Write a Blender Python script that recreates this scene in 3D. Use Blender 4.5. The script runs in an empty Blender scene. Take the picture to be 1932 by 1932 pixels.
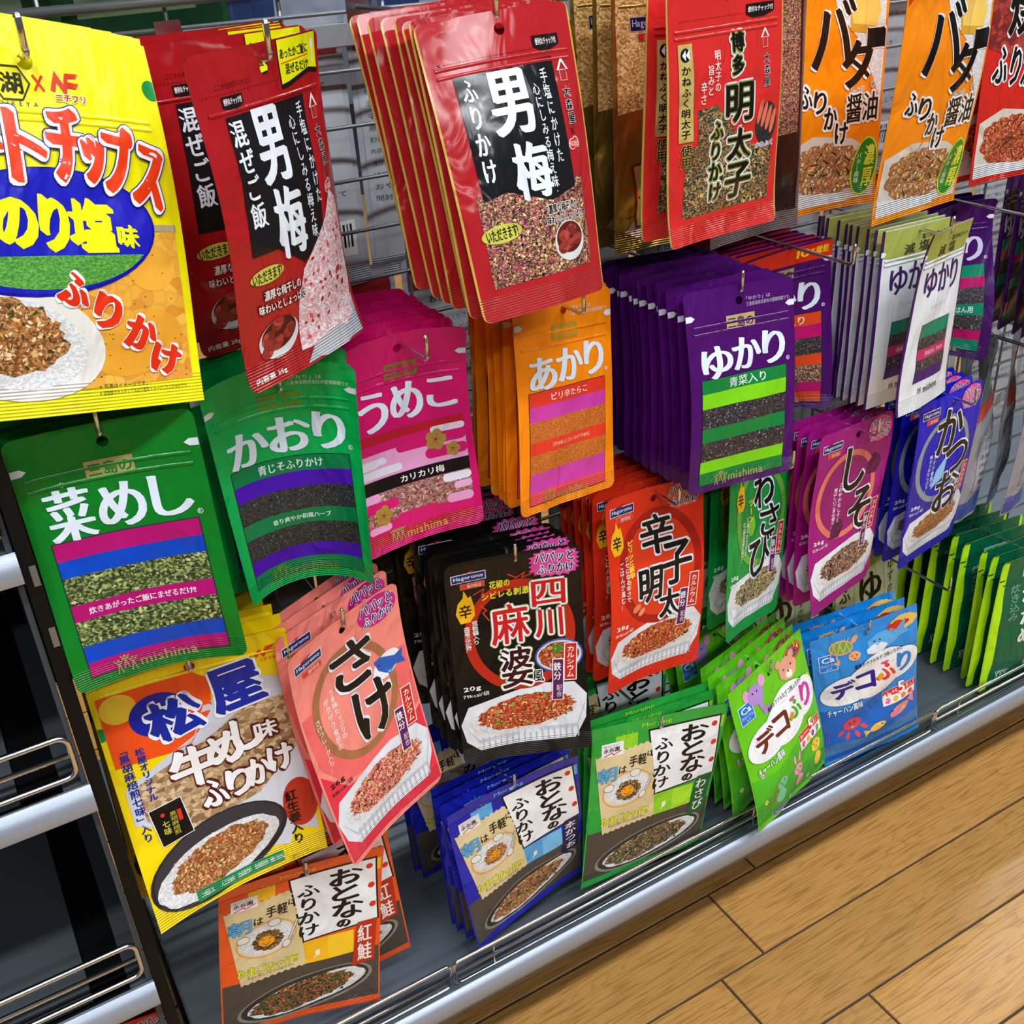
import bpy, math, random
import numpy as np
from mathutils import Matrix, Vector
from mathutils.geometry import tessellate_polygon

U = 0.6          # metres per survey unit (distance from the lens to the plane of the hook tips)
CZ = 0.972       # lens height above the floor
scn = bpy.context.scene
col = scn.collection

# ------------------------------------------------------------------ camera, world, light, exposure
cam_d = bpy.data.cameras.new('camera')
cam = bpy.data.objects.new('camera', cam_d); col.objects.link(cam)
R = [[0.86044285, -0.50680314, -0.05280792], [0.2868657, 0.39615246, 0.87222204], [-0.42112488, -0.765646, 0.48625099]]
M = Matrix(R).transposed().to_4x4()
M.translation = Vector((0, 0, CZ))
cam.matrix_world = M
cam_d.sensor_fit = 'HORIZONTAL'; cam_d.sensor_width = 36.0
cam_d.lens = 36.0 * 2036.385 / 1932.0
cam_d.clip_start = 0.02; cam_d.clip_end = 50
scn.camera = cam

w = bpy.data.worlds.new('store_air'); scn.world = w; w.use_nodes = True
w.node_tree.nodes['Background'].inputs[0].default_value = (0.80, 0.90, 1.0, 1)
w.node_tree.nodes['Background'].inputs[1].default_value = 0.12
scn.view_settings.view_transform = 'Standard'; scn.view_settings.look = 'None'
scn.view_settings.gamma = 1.0; scn.view_settings.use_curve_mapping = False
scn.view_settings.exposure = -0.1
LAMP_W = 39.0
LAMPS = [(-0.9, -0.55), (0.75, -0.55), (2.4, -0.55), (-0.9, -2.3), (0.75, -2.3), (2.05, 1.75), (3.7, 1.75), (0.4, 1.75)]
def add_lamps():
    for i, (x, y) in enumerate(LAMPS):
        ld = bpy.data.lights.new('tube_light', 'AREA'); ld.shape = 'RECTANGLE'; ld.size = 1.25; ld.size_y = 0.16
        ld.energy = LAMP_W; ld.color = (0.94, 0.975, 1.0)
        o = bpy.data.objects.new('ceiling_light_source', ld); col.objects.link(o)
        o.location = (x, y, 2.66)
add_lamps()

# ------------------------------------------------------------------ small helpers
def lin(h):
    h = h.lstrip('#'); r = []
    for i in (0, 2, 4):
        c = int(h[i:i+2], 16) / 255
        r.append(c / 12.92 if c <= .04045 else ((c + .055) / 1.055) ** 2.4)
    return (r[0], r[1], r[2], 1.0)

def P(x, y, z):                       # survey units -> metres
    return Vector((x * U, y * U, z * U + CZ))

def tag(o, label=None, cat=None, group=None, kind=None):
    if label: o['label'] = label
    if cat: o['category'] = cat
    if group: o['group'] = group
    if kind: o['kind'] = kind
    return o

def empty(name, loc=(0, 0, 0), **k):
    o = bpy.data.objects.new(name, None); col.objects.link(o); o.location = loc
    o.empty_display_size = .01
    return tag(o, **k)

MATS = {}
def nodes(name):
    m = bpy.data.materials.new(name); m.use_nodes = True; MATS[name] = m
    nt = m.node_tree; b = nt.nodes['Principled BSDF']
    return m, nt, b
def nn(nt, typ, **kw):
    n = nt.nodes.new(typ)
    for k, v in kw.items():
        if k.startswith('i_'): n.inputs[k[2:].replace('_', ' ')].default_value = v
        else: setattr(n, k, v)
    return n

def plain(name, hexc, rough=.5, metal=0., bump=0., bscale=200., coat=0., var=0.):
    m, nt, b = nodes(name)
    b.inputs['Base Color'].default_value = lin(hexc); b.inputs['Roughness'].default_value = rough
    b.inputs['Metallic'].default_value = metal; b.inputs['Coat Weight'].default_value = coat
    if 'black' in name or 'dark' in name: b.inputs['Specular IOR Level'].default_value = .2
    if bump or var:
        tc = nn(nt, 'ShaderNodeTexCoord'); no = nn(nt, 'ShaderNodeTexNoise', i_Scale=bscale, i_Detail=4.0)
        nt.links.new(tc.outputs['Object'], no.inputs['Vector'])
    if bump:
        bp = nn(nt, 'ShaderNodeBump', i_Strength=bump, i_Distance=.001)
        nt.links.new(no.outputs['Fac'], bp.inputs['Height']); nt.links.new(bp.outputs['Normal'], b.inputs['Normal'])
    if var:
        mr = nn(nt, 'ShaderNodeMapRange'); mr.inputs['From Min'].default_value = .3; mr.inputs['From Max'].default_value = .7
        mr.inputs['To Min'].default_value = rough - var; mr.inputs['To Max'].default_value = rough + var
        nt.links.new(no.outputs['Fac'], mr.inputs['Value']); nt.links.new(mr.outputs['Result'], b.inputs['Roughness'])
    return m

def film(name, rough=.3, metal=0., wr=.35, coat=0., crimp=.5):
    """printed plastic film: colour comes with the print (face-corner colour), relief from fine wrinkles and the crimped seal"""
    m, nt, b = nodes(name)
    at = nn(nt, 'ShaderNodeVertexColor', layer_name='Col'); nt.links.new(at.outputs['Color'], b.inputs['Base Color'])
    b.inputs['Roughness'].default_value = rough; b.inputs['Metallic'].default_value = metal
    b.inputs['Coat Weight'].default_value = coat; b.inputs['Coat Roughness'].default_value = .12
    b.inputs['Specular IOR Level'].default_value = .28
    uv = nn(nt, 'ShaderNodeUVMap', uv_map='frac'); sx = nn(nt, 'ShaderNodeSeparateXYZ')
    nt.links.new(uv.outputs['UV'], sx.inputs['Vector'])
    oi = nn(nt, 'ShaderNodeObjectInfo')
    uv2 = nn(nt, 'ShaderNodeUVMap', uv_map='mm')
    ad = nn(nt, 'ShaderNodeVectorMath', operation='ADD')
    cb = nn(nt, 'ShaderNodeCombineXYZ'); nt.links.new(oi.outputs['Random'], cb.inputs['Z'])
    nt.links.new(uv2.outputs['UV'], ad.inputs[0]); nt.links.new(cb.outputs['Vector'], ad.inputs[1])
    mp = nn(nt, 'ShaderNodeMapping'); mp.inputs['Scale'].default_value = (1.0, .5, 40)
    nt.links.new(ad.outputs['Vector'], mp.inputs['Vector'])
    no = nn(nt, 'ShaderNodeTexNoise', i_Scale=.42, i_Detail=2.2, i_Roughness=.42, i_Distortion=1.0)
    nt.links.new(mp.outputs['Vector'], no.inputs['Vector'])
    bp = nn(nt, 'ShaderNodeBump', i_Strength=wr, i_Distance=.012); nt.links.new(no.outputs['Fac'], bp.inputs['Height'])
    # crimped seal: fine cross ribs low on the pouch
    mu = nn(nt, 'ShaderNodeMath', operation='MULTIPLY'); mu.inputs[1].default_value = 700.0
    nt.links.new(sx.outputs['Y'], mu.inputs[0])
    si = nn(nt, 'ShaderNodeMath', operation='SINE'); nt.links.new(mu.outputs[0], si.inputs[0])
    gt = nn(nt, 'ShaderNodeMath', operation='GREATER_THAN'); gt.inputs[1].default_value = .915
    nt.links.new(sx.outputs['Y'], gt.inputs[0])
    m2 = nn(nt, 'ShaderNodeMath', operation='MULTIPLY'); nt.links.new(si.outputs[0], m2.inputs[0]); nt.links.new(gt.outputs[0], m2.inputs[1])
    bp2 = nn(nt, 'ShaderNodeBump', i_Strength=crimp, i_Distance=.0007)
    nt.links.new(m2.outputs[0], bp2.inputs['Height']); nt.links.new(bp.outputs['Normal'], bp2.inputs['Normal'])
    nt.links.new(bp2.outputs['Normal'], b.inputs['Normal'])
    return m

def flakes(name, cols, scale, bg=None, stretch=1., rough=.55, edge=.5):
    """dry seasoning, rice and other food: cells of mixed colours with dark gaps between them (coordinates in centimetres)"""
    m, nt, b = nodes(name)
    uv = nn(nt, 'ShaderNodeUVMap', uv_map='mm')
    mp = nn(nt, 'ShaderNodeMapping'); mp.inputs['Rotation'].default_value = (0, 0, .6); mp.inputs['Scale'].default_value = (1, stretch, 1)
    nz = nn(nt, 'ShaderNodeTexNoise', i_Scale=scale * .6, i_Detail=2.0)
    nt.links.new(uv.outputs['UV'], nz.inputs['Vector'])
    mx = nn(nt, 'ShaderNodeMix', data_type='VECTOR'); mx.inputs[0].default_value = .5 / max(scale, 1)
    sc = nn(nt, 'ShaderNodeVectorMath', operation='SCALE'); sc.inputs['Scale'].default_value = 1.6 / scale
    nt.links.new(nz.outputs['Color'], sc.inputs[0])
    ad = nn(nt, 'ShaderNodeVectorMath', operation='ADD'); nt.links.new(uv.outputs['UV'], ad.inputs[0]); nt.links.new(sc.outputs['Vector'], ad.inputs[1])
    nt.links.new(ad.outputs['Vector'], mp.inputs['Vector'])
    vo = nn(nt, 'ShaderNodeTexVoronoi', i_Scale=scale); vo.voronoi_dimensions = '2D'
    nt.links.new(mp.outputs['Vector'], vo.inputs['Vector'])
    sx = nn(nt, 'ShaderNodeSeparateColor'); nt.links.new(vo.outputs['Color'], sx.inputs['Color'])
    cr = nn(nt, 'ShaderNodeValToRGB'); cr.color_ramp.interpolation = 'CONSTANT'
    els = cr.color_ramp.elements
    els[0].position = 0; els[0].color = lin(cols[0]); els[1].position = 1 / len(cols); els[1].color = lin(cols[1 % len(cols)])
    for i in range(2, len(cols)):
        e = els.new(i / len(cols)); e.color = lin(cols[i])
    nt.links.new(sx.outputs['Red'], cr.inputs['Fac'])
    ve = nn(nt, 'ShaderNodeTexVoronoi', i_Scale=scale); ve.voronoi_dimensions = '2D'; ve.feature = 'DISTANCE_TO_EDGE'
    nt.links.new(mp.outputs['Vector'], ve.inputs['Vector'])
    mr = nn(nt, 'ShaderNodeMapRange'); mr.inputs['From Max'].default_value = .16; mr.inputs['To Min'].default_value = edge
    nt.links.new(ve.outputs['Distance'], mr.inputs['Value'])
    m1 = nn(nt, 'ShaderNodeMix', data_type='RGBA'); m1.inputs[6].default_value = lin(bg or cols[0])
    nt.links.new(mr.outputs['Result'], m1.inputs[0]); nt.links.new(cr.outputs['Color'], m1.inputs[7])
    nt.links.new(m1.outputs[2], b.inputs['Base Color'])
    b.inputs['Roughness'].default_value = rough
    b.inputs['Coat Weight'].default_value = .2; b.inputs['Coat Roughness'].default_value = .2
    return m

def strata(name, c1, c2, rough=.5):
    m, nt, b = nodes(name)
    tc = nn(nt, 'ShaderNodeTexCoord'); mp = nn(nt, 'ShaderNodeMapping'); mp.inputs['Scale'].default_value = (1.0, 12, 12)
    nt.links.new(tc.outputs['Object'], mp.inputs['Vector'])
    oi = nn(nt, 'ShaderNodeObjectInfo'); cb = nn(nt, 'ShaderNodeCombineXYZ')
    ml = nn(nt, 'ShaderNodeMath', operation='MULTIPLY'); ml.inputs[1].default_value = 37.0
    nt.links.new(oi.outputs['Random'], ml.inputs[0]); nt.links.new(ml.outputs[0], cb.inputs['X']); nt.links.new(ml.outputs[0], cb.inputs['Y'])
    ad = nn(nt, 'ShaderNodeVectorMath', operation='ADD'); nt.links.new(mp.outputs['Vector'], ad.inputs[0]); nt.links.new(cb.outputs['Vector'], ad.inputs[1])
    w1 = nn(nt, 'ShaderNodeTexNoise', i_Scale=1.3, i_Detail=3.0, i_Distortion=1.2); nt.links.new(ad.outputs['Vector'], w1.inputs['Vector'])
    # cathedral grain: contour lines of the slow noise
    m5 = nn(nt, 'ShaderNodeMath', operation='MULTIPLY'); m5.inputs[1].default_value = 26.0; nt.links.new(w1.outputs['Fac'], m5.inputs[0])
    fr = nn(nt, 'ShaderNodeMath', operation='FRACT'); nt.links.new(m5.outputs[0], fr.inputs[0])
    mp2 = nn(nt, 'ShaderNodeMapping'); mp2.inputs['Scale'].default_value = (18, 420, 1)
    nt.links.new(tc.outputs['Object'], mp2.inputs['Vector'])
    fi = nn(nt, 'ShaderNodeTexNoise', i_Scale=1.0, i_Detail=2.0); nt.links.new(mp2.outputs['Vector'], fi.inputs['Vector'])
    cr = nn(nt, 'ShaderNodeValToRGB'); e = cr.color_ramp.elements; e[0].position = 0; e[0].color = lin(c2); e[1].position = .35; e[1].color = lin(c1)
    nt.links.new(fr.outputs[0], cr.inputs['Fac'])
    cr2 = nn(nt, 'ShaderNodeValToRGB'); e = cr2.color_ramp.elements; e[0].position = .36; e[0].color = (.58, .5, .42, 1); e[1].position = .5; e[1].color = (1, 1, 1, 1)
    nt.links.new(fi.outputs['Fac'], cr2.inputs['Fac'])
    mm = nn(nt, 'ShaderNodeMix', data_type='RGBA', blend_type='MIX'); mm.inputs[0].default_value = .45
    mm.inputs[6].default_value = lin(c1); nt.links.new(cr.outputs['Color'], mm.inputs[7])
    m3 = nn(nt, 'ShaderNodeMix', data_type='RGBA', blend_type='MULTIPLY'); m3.inputs[0].default_value = .7
    nt.links.new(mm.outputs[2], m3.inputs[6]); nt.links.new(cr2.outputs['Color'], m3.inputs[7])
    hs = nn(nt, 'ShaderNodeHueSaturation'); nt.links.new(m3.outputs[2], hs.inputs['Color'])
    mv = nn(nt, 'ShaderNodeMapRange'); mv.inputs['To Min'].default_value = .88; mv.inputs['To Max'].default_value = 1.1
    nt.links.new(oi.outputs['Random'], mv.inputs['Value']); nt.links.new(mv.outputs['Result'], hs.inputs['Value'])
    nt.links.new(hs.outputs['Color'], b.inputs['Base Color'])
    b.inputs['Roughness'].default_value = rough
    return m

film('film', .34); film('gloss_film', .2, wr=.5, coat=.4); film('satin_film', .42, wr=.25)
film('foil', .28, metal=.85, wr=.5)
flakes('greens', ['1d2a14', '4d6030', '8a9a58', '2c3a1e', 'a8b070', '3d4d24', '6f7f42'], 7.0, '10180c', 1.7)
flakes('dark_seed', ['14181b', '20262a', '101416', '343c40', '181e20', '50585a'], 13.0, '0a0c0d', 2.2)
flakes('purple_seed', ['1e1820', '2e2830', '151118', '6c666e', '241e28', '1a151c'], 14.0, '100c10', 2.0)
flakes('orange_grain', ['c8641c', 'd8782a', 'a84c12', 'e08a3c', 'b85818'], 20.0, '8a3c0c', 1.3)
flakes('pink_flake', ['a87068', '8a5450', 'c08a80', '6c3c3c', 'b07a70'], 7.0, '4a2828', 1.8)
flakes('sesame_mix', ['c09a58', '3a1c28', 'a8485a', '201418', 'd8b880', '6a2c3a', '8a6a30', 'b85a68'], 11.0, '1a0e12', 1.6)
flakes('nori_mix', ['2c3828', '8a7a48', '1c241c', 'b89a60', '3a4a34', 'c86840', '46543a'], 9.0, '10140e', 1.5)
flakes('rice', ['eceef0', 'd8dadc', 'f4f5f6', 'cfd2d6'], 7.0, 'b4b8be', 1.9, edge=.3)
flakes('rice_pink', ['ecd8dc', 'dcb8c0', 'f4e8ec', 'd0a0a8'], 5.0, 'b88890', 1.9, edge=.3)
flakes('brown_crumb', ['b88048', '8a5628', 'd0a068', '6c3e1c', 'a86c38', 'c88a58'], 9.0, '4c2a12', 1.3)
flakes('salmon_crumb', ['e08078', 'c8504c', 'f0b0a0', 'b83c3c', 'e8c080', 'd86a60', '402820'], 10.0, '8a2c2c', 1.5)
flakes('red_crumb', ['c0401c', '8a2410', 'd86a38', 'a83418', 'e8b070', '6c1c0c', 'cc5028'], 10.0, '5a1408', 1.4)
flakes('green_crumb', ['8a8a4c', '5a4428', 'c8b880', '39402a', 'a8905a', '24281e', 'd8d0a8'], 11.0, '2c2414', 1.5)
flakes('dark_crumb', ['3a2a22', '8a5a48', 'b88a70', '241a18', '6c4438', 'd0b098'], 10.0, '1a1210', 1.4)
flakes('bonito_crumb', ['a8683c', 'c08850', '6c3c24', '8a8048', 'd0a070', 'a04c34'], 10.0, '3c2010', 1.6)
flakes('mixed_herb', ['4a5a28', '8a4028', '28301a', 'c07040', '6a7034', 'a85838', '1c2012'], 7.0, '20180e', 1.3)
flakes('gold_sesame', ['a87840', 'c89858', '8a5c28', 'b8884c', 'd8b070'], 6.0, '3c2410', 1.5)
flakes('chip_skin', ['e8a830', 'e0982a', 'f0b840', 'd88c20', 'eaaa38'], 1.4, 'b06c14', 1.2, edge=.75)
flakes('field', ['3c9028', '58a838', '2c7a20', '78b848', '489a30'], 9.0, '2c6a1c', 3.0)
flakes('meat', ['c0a078', 'a8845c', 'd8bc94', '8a6844', 'cbaa80'], 2.2, '6c4c30', 1.5)
flakes('plum', ['9a2c24', 'b84038', '7c1c18', 'a83430'], 1.6, '4c0e0c', 1.4, edge=.4)
flakes('wool', ['ffffff', 'e8e8e8', 'f4f4f4'], 10.0, 'b8b8b8')
plain('chrome', 'd8dadc', .2, 1.0)
plain('silver_paint', 'a0a8b6', .42, .45, bump=.08, bscale=900, var=.06)
plain('deck_paint', '4a535c', .52, .1, bump=.1, bscale=1500, var=.06)
plain('black_paint', '08090a', .5, 0, bump=.06, bscale=500)
plain('dark_panel', '43484e', .5, 0, bump=.06, bscale=700)
plain('grey_rail', '9a9ea4', .4, .4)
plain('wire_grey', '85888c', .35, .7)
plain('kick_paint', '8c7c66', .6)
plain('grout', '3c332c', .8)
plain('pale_bin', 'd8dcd8', .5)
plain('lamp_housing', 'e8e8e6', .5)
plain('backcard', 'b0b4ba', .5)
strata('plank_wood', 'c08f4e', '946530', .38)
m, nt, b = nodes('lamp_glow'); b.inputs['Emission Color'].default_value = (1, .98, .95, 1); b.inputs['Emission Strength'].default_value = 6.0

def mesh_obj(name, verts, faces, mat, parent=None, smooth=False):
    me = bpy.data.meshes.new(name); me.from_pydata([tuple(v) for v in verts], [], faces)
    for mm in (mat if isinstance(mat, (list, tuple)) else [mat]): me.materials.append(MATS[mm] if isinstance(mm, str) else mm)
    if smooth: me.polygons.foreach_set('use_smooth', [True] * len(me.polygons))
    me.update(); o = bpy.data.objects.new(name, me); col.objects.link(o)
    if parent: o.parent = parent
    return o

class MB:
    def __init__(s): s.v = []; s.f = []
    def add(s, v, f):
        n = len(s.v); s.v += [tuple(a) for a in v]; s.f += [tuple(i + n for i in q) for q in f]; return s
    def box(s, a, b, bev=0.):
        (x0, y0, z0), (x1, y1, z1) = a, b
        if bev <= 0:
            return s.add([(x, y, z) for z in (z0, z1) for x, y in ((x0, y0), (x1, y0), (x1, y1), (x0, y1))],
                         [(3, 2, 1, 0), (4, 5, 6, 7), (0, 1, 5, 4), (1, 2, 6, 5), (2, 3, 7, 6), (3, 0, 4, 7)])
        o = []
        for x, y, sx, sy in ((x0, y0, 1, 1), (x1, y0, -1, 1), (x1, y1, -1, -1), (x0, y1, 1, -1)):
            o.append((x, y, sx, sy))
        rings = []
        for z, ins in ((z0, bev), (z0 + bev, 0), (z1 - bev, 0), (z1, bev)):
            rings.append([(x + sx * ins, y + sy * ins, z) for x, y, sx, sy in o])
        v = [p for r in rings for p in r]; f = [(3, 2, 1, 0), (12, 13, 14, 15)]
        for k in range(3):
            for i in range(4):
                j = (i + 1) % 4; f.append((k*4+i, k*4+j, k*4+4+j, k*4+4+i))
        return s.add(v, f)
    def tube(s, pts, r, n=8, caps=True):
        pts = [Vector(p) for p in pts]; rings = []
        t = (pts[1] - pts[0]).normalized(); up = Vector((0, 0, 1)) if abs(t.z) < .9 else Vector((1, 0, 0))
        a = t.cross(up).normalized()
        for i, p in enumerate(pts):
            if 0 < i < len(pts) - 1: t = ((pts[i+1] - p).normalized() + (p - pts[i-1]).normalized()).normalized()
            elif i: t = (p - pts[i-1]).normalized()
            a = (a - t * a.dot(t)).normalized(); c = t.cross(a)
            rings.append([p + (a * math.cos(k * 2 * math.pi / n) + c * math.sin(k * 2 * math.pi / n)) * r for k in range(n)])
        v = [q for rr in rings for q in rr]; f = []
        for i in range(len(pts) - 1):
            for k in range(n):
                l = (k + 1) % n; f.append((i*n+k, i*n+l, i*n+n+l, i*n+n+k))
        if caps: f.append(tuple(range(n - 1, -1, -1))); f.append(tuple((len(pts)-1)*n + k for k in range(n)))
        return s.add(v, f)
    def prism_x(s, prof, x0, x1):                     # profile of (y, z) swept along x
        n = len(prof); v = [(x0, y, z) for y, z in prof] + [(x1, y, z) for y, z in prof]
        f = [(i, (i+1) % n, n + (i+1) % n, n + i) for i in range(n)] + [tuple(range(n-1, -1, -1)), tuple(range(n, 2*n))]
        return s.add(v, f)
    def build(s, name, mat, parent=None, smooth=False): return mesh_obj(name, s.v, s.f, mat, parent, smooth)
def build_auto(mb, name, mat, parent=None, ang=40):
    o = mb.build(name, mat, parent, True)
    try: o.data.set_sharp_from_angle(angle=math.radians(ang))
    except Exception: pass
    return o

# ------------------------------------------------------------------ lettering: outlines come from the font that ships with Blender
GL = {}
def glyph(ch, res=2):
    k = (ch, res)
    if k in GL: return GL[k]
    cu = bpy.data.curves.new('glyph', 'FONT'); cu.body = ch; cu.resolution_u = res; cu.size = 1.0
    o = bpy.data.objects.new('glyph', cu); col.objects.link(o)
    me = bpy.data.meshes.new_from_object(o.evaluated_get(bpy.context.evaluated_depsgraph_get()))
    v = np.array([q.co[:2] for q in me.vertices]).reshape(-1, 2); f = [tuple(p.vertices) for p in me.polygons]
    cnt = {}
    for q in f:
        for i in range(len(q)):
            e = (q[i], q[(i+1) % len(q)]); cnt[tuple(sorted(e))] = cnt.get(tuple(sorted(e)), 0) + 1
    ed = [e for e, c in cnt.items() if c == 1]
    col.objects.unlink(o); bpy.data.objects.remove(o); bpy.data.curves.remove(cu); bpy.data.meshes.remove(me)
    GL[k] = (v, f, ed); return GL[k]

def layout(s, vert=False, res=2, gap=0.0):
    V, F, Ed = [], [], []; n = 0; x = 0.
    for i, ch in enumerate(s):
        if ch in ' \u3000': x += .35 if ord(ch) < 256 else 1.; continue
        v, f, e = glyph(ch, res)
        if not len(v): continue
        v = v.copy()
        if vert and ch in 'ー—「」~': v = np.stack([v[:, 1], -v[:, 0]], 1) + [0.05, .8]
        if vert: v[:, 1] -= x; x += 1. + gap
        elif ord(ch) < 256: v[:, 0] += x - v[:, 0].min(); x = v[:, 0].max() + .09 + gap; 
        else: v[:, 0] += x; x += 1. + gap
        V.append(v); F += [tuple(a + n for a in q) for q in f]; Ed += [(a + n, b + n) for a, b in e]; n += len(v)
    return np.concatenate(V), F, Ed

OCT = [(math.cos(a * math.pi / 4 + .39), math.sin(a * math.pi / 4 + .39)) for a in range(8)]
class Art:
    """flat print of one pouch. x runs -50..50 across, y 0..100 down, in percent of its width and height"""
    def __init__(s, W, H): s.W, s.H = W, H; s.parts = {}; s.part = 'printed_panel'
    def put(s, pts, c, L):
        s.parts.setdefault(s.part, []).append((pts, c, L))
    def mm(s, x, y): return (x * s.W / 100, y * s.H / 100)
    def Pg(s, pts, c, L=1, mm=False):
        q = pts if mm else [s.mm(*p) for p in pts]
        if len(q) > 4 or True:
            tris = tessellate_polygon([[Vector((a, b, 0)) for a, b in q]]) if len(q) > 3 else [(0, 1, 2)]
            for t in tris: s.put([q[i] for i in t], c, L)
    def Rc(s, x0, y0, x1, y1, c, L=1, rot=0):
        a, b = s.mm(x0, y0), s.mm(x1, y1); cx, cy = (a[0] + b[0]) / 2, (a[1] + b[1]) / 2
        q = [(a[0], a[1]), (b[0], a[1]), (b[0], b[1]), (a[0], b[1])]
        if rot: q = s.rt(q, cx, cy, rot)
        s.put(q, c, L)
    def rt(s, q, cx, cy, rot):
        r = math.radians(rot); C, S = math.cos(r), math.sin(r)
        return [(cx + (x - cx) * C + (y - cy) * S, cy - (x - cx) * S + (y - cy) * C) for x, y in q]
    def El(s, cx, cy, rx, ry, c, L=1, rot=0, n=32, jag=0., seed=0, mmr=True, a0=0, a1=360):
        """ellipse, radii in millimetres; jag makes the rim uneven"""
        x, y = s.mm(cx, cy); rnd = random.Random(seed)
        q = []
        for i in range(n + (a1 - a0 < 360)):
            t = math.radians(a0 + (a1 - a0) * i / n); k = 1 + (rnd.uniform(-jag, jag) if jag else 0)
            q.append((x + rx * k * math.cos(t), y + ry * k * math.sin(t)))
        if rot: q = s.rt(q, x, y, rot)
        s.Pg(q, c, L, True)
    def Ring(s, cx, cy, rx, ry, wd, c, L=1, rot=0, n=36, a0=0, a1=360):
        x, y = s.mm(cx, cy)
        for i in range(n):
            t, u = (math.radians(a0 + (a1 - a0) * (i + j) / n) for j in (0, 1))
            q = [(x + rx * math.cos(t), y + ry * math.sin(t)), (x + rx * math.cos(u), y + ry * math.sin(u)),
                 (x + (rx - wd) * math.cos(u), y + (ry - wd) * math.sin(u)), (x + (rx - wd) * math.cos(t), y + (ry - wd) * math.sin(t))]
            s.put(s.rt(q, x, y, rot) if rot else q, c, L)
    def Ln(s, pts, wd, c, L=2):
        q = [s.mm(*p) for p in pts]
        for a, b in zip(q, q[1:]):
            d = np.array(b) - np.array(a); l = np.hypot(*d) or 1; n = np.array([-d[1], d[0]]) / l * wd / 2; e = d / l * wd * .3
            s.put([tuple(a - n - e), tuple(b - n + e), tuple(b + n + e), tuple(a + n - e)], c, L)
    def Bx(s, x0, y0, x1, y1, c, edge, L=1, wd=.6, rot=0):
        a, b = s.mm(x0, y0), s.mm(x1, y1); cx, cy = (a[0] + b[0]) / 2, (a[1] + b[1]) / 2
        for k, g, cc in ((0, wd, edge), (1, 0, c)):
            q = [(a[0] - g, a[1] - g), (b[0] + g, a[1] - g), (b[0] + g, b[1] + g), (a[0] - g, b[1] + g)]
            s.put(s.rt(q, cx, cy, rot) if rot else q, cc, L + k)
    def Cr(s, cx, cy, rx, ry, cols, n, sz=1.1, L=5, seed=0, rot=0, box=False, asp=.6):
        """loose crumbs, grains and leaf bits strewn over an ellipse or a box (all sizes in mm)"""
        r = random.Random(seed); x0, y0 = s.mm(cx, cy); cr, sr = math.cos(math.radians(rot)), math.sin(math.radians(rot))
        for k in range(n):
            if box: x, y = r.uniform(-rx, rx), r.uniform(-ry, ry)
            else: t, q = r.uniform(0, 6.283), math.sqrt(r.random()); x, y = rx * q * math.cos(t), ry * q * math.sin(t)
            x, y = x * cr + y * sr, y * cr - x * sr
            a = r.uniform(0, 3.14); l = sz * r.uniform(.5, 1.25); h = l * asp * r.uniform(.5, 1.2); c, d = math.cos(a), math.sin(a)
            s.put([(x0 + x + u * c - v * d, y0 + y + u * d + v * c) for u, v in ((-l, -h * .3), (-l * .2, -h), (l, -h * .4), (l * .6, h), (-l * .5, h * .8))], r.choice(cols), L)
    def T(s, txt, x0, y0, x1, y1, c, L=4, halo=(), nib=None, vert=False, rot=0, res=2, gap=0., st=1.):
        old = s.part; s.part = 'lettering'
        V, F, Ed = layout(txt, vert, res, gap)
        V = V * [1, -1]; lo, hi = V.min(0), V.max(0); a, b = np.array(s.mm(x0, y0)), np.array(s.mm(x1, y1))
        V = (V - lo) / np.maximum(hi - lo, 1e-6) * (b - a) + a
        if rot:
            V = np.array(s.rt(V, *((a + b) / 2), rot))
        L0 = L; 
        for k, (r, hc) in enumerate(halo):
            for e in Ed:
                p, q = V[e[0]], V[e[1]]; d = q - p; l = np.hypot(*d)
                if l < 1e-6: continue
                n = np.array([-d[1], d[0]]) / l * r
                s.put([tuple(p - n), tuple(q - n), tuple(q + n), tuple(p + n)], hc, L0 + k * st)
                s.put([(p[0] + r * ox, p[1] + r * oy) for ox, oy in OCT], hc, L0 + k * st)
            for f in F: s.put([tuple(V[i]) for i in f], hc, L0 + k * st)
        L1 = L0 + len(halo) * st
        if nib:
            h = np.array(nib) / 2
            for e in Ed:
                p, q = V[e[0]], V[e[1]]; s.put([tuple(p - h), tuple(q - h), tuple(q + h), tuple(p + h)], c, L1)
        for f in F: s.put([tuple(V[i]) for i in f], c, L1)
        s.part = old

def cut_axis(p, ax, g0, g):
    """cut a convex polygon along the lines x (or y) = g0 + k*g"""
    lo = min(q[ax] for q in p); hi = max(q[ax] for q in p)
    k = math.floor((lo - g0) / g + 1e-6) + 1; out = []
    while g0 + k * g < hi - 1e-4:
        c = g0 + k * g; a, b = [], []
        for i in range(len(p)):
            u, v = p[i], p[(i + 1) % len(p)]; du, dv = u[ax] - c, v[ax] - c
            if du <= 0: a.append(u)
            if du >= 0: b.append(u)
            if du * dv < 0:
                t = du / (du - dv); m_ = [u[0] + (v[0] - u[0]) * t, u[1] + (v[1] - u[1]) * t]; m_[ax] = c; a.append(tuple(m_)); b.append(tuple(m_))
        if len(a) > 2: out.append(a)
        p = b; k += 1
        if len(p) < 3: break
    if len(p) > 2: out.append(p)
    return out

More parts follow.
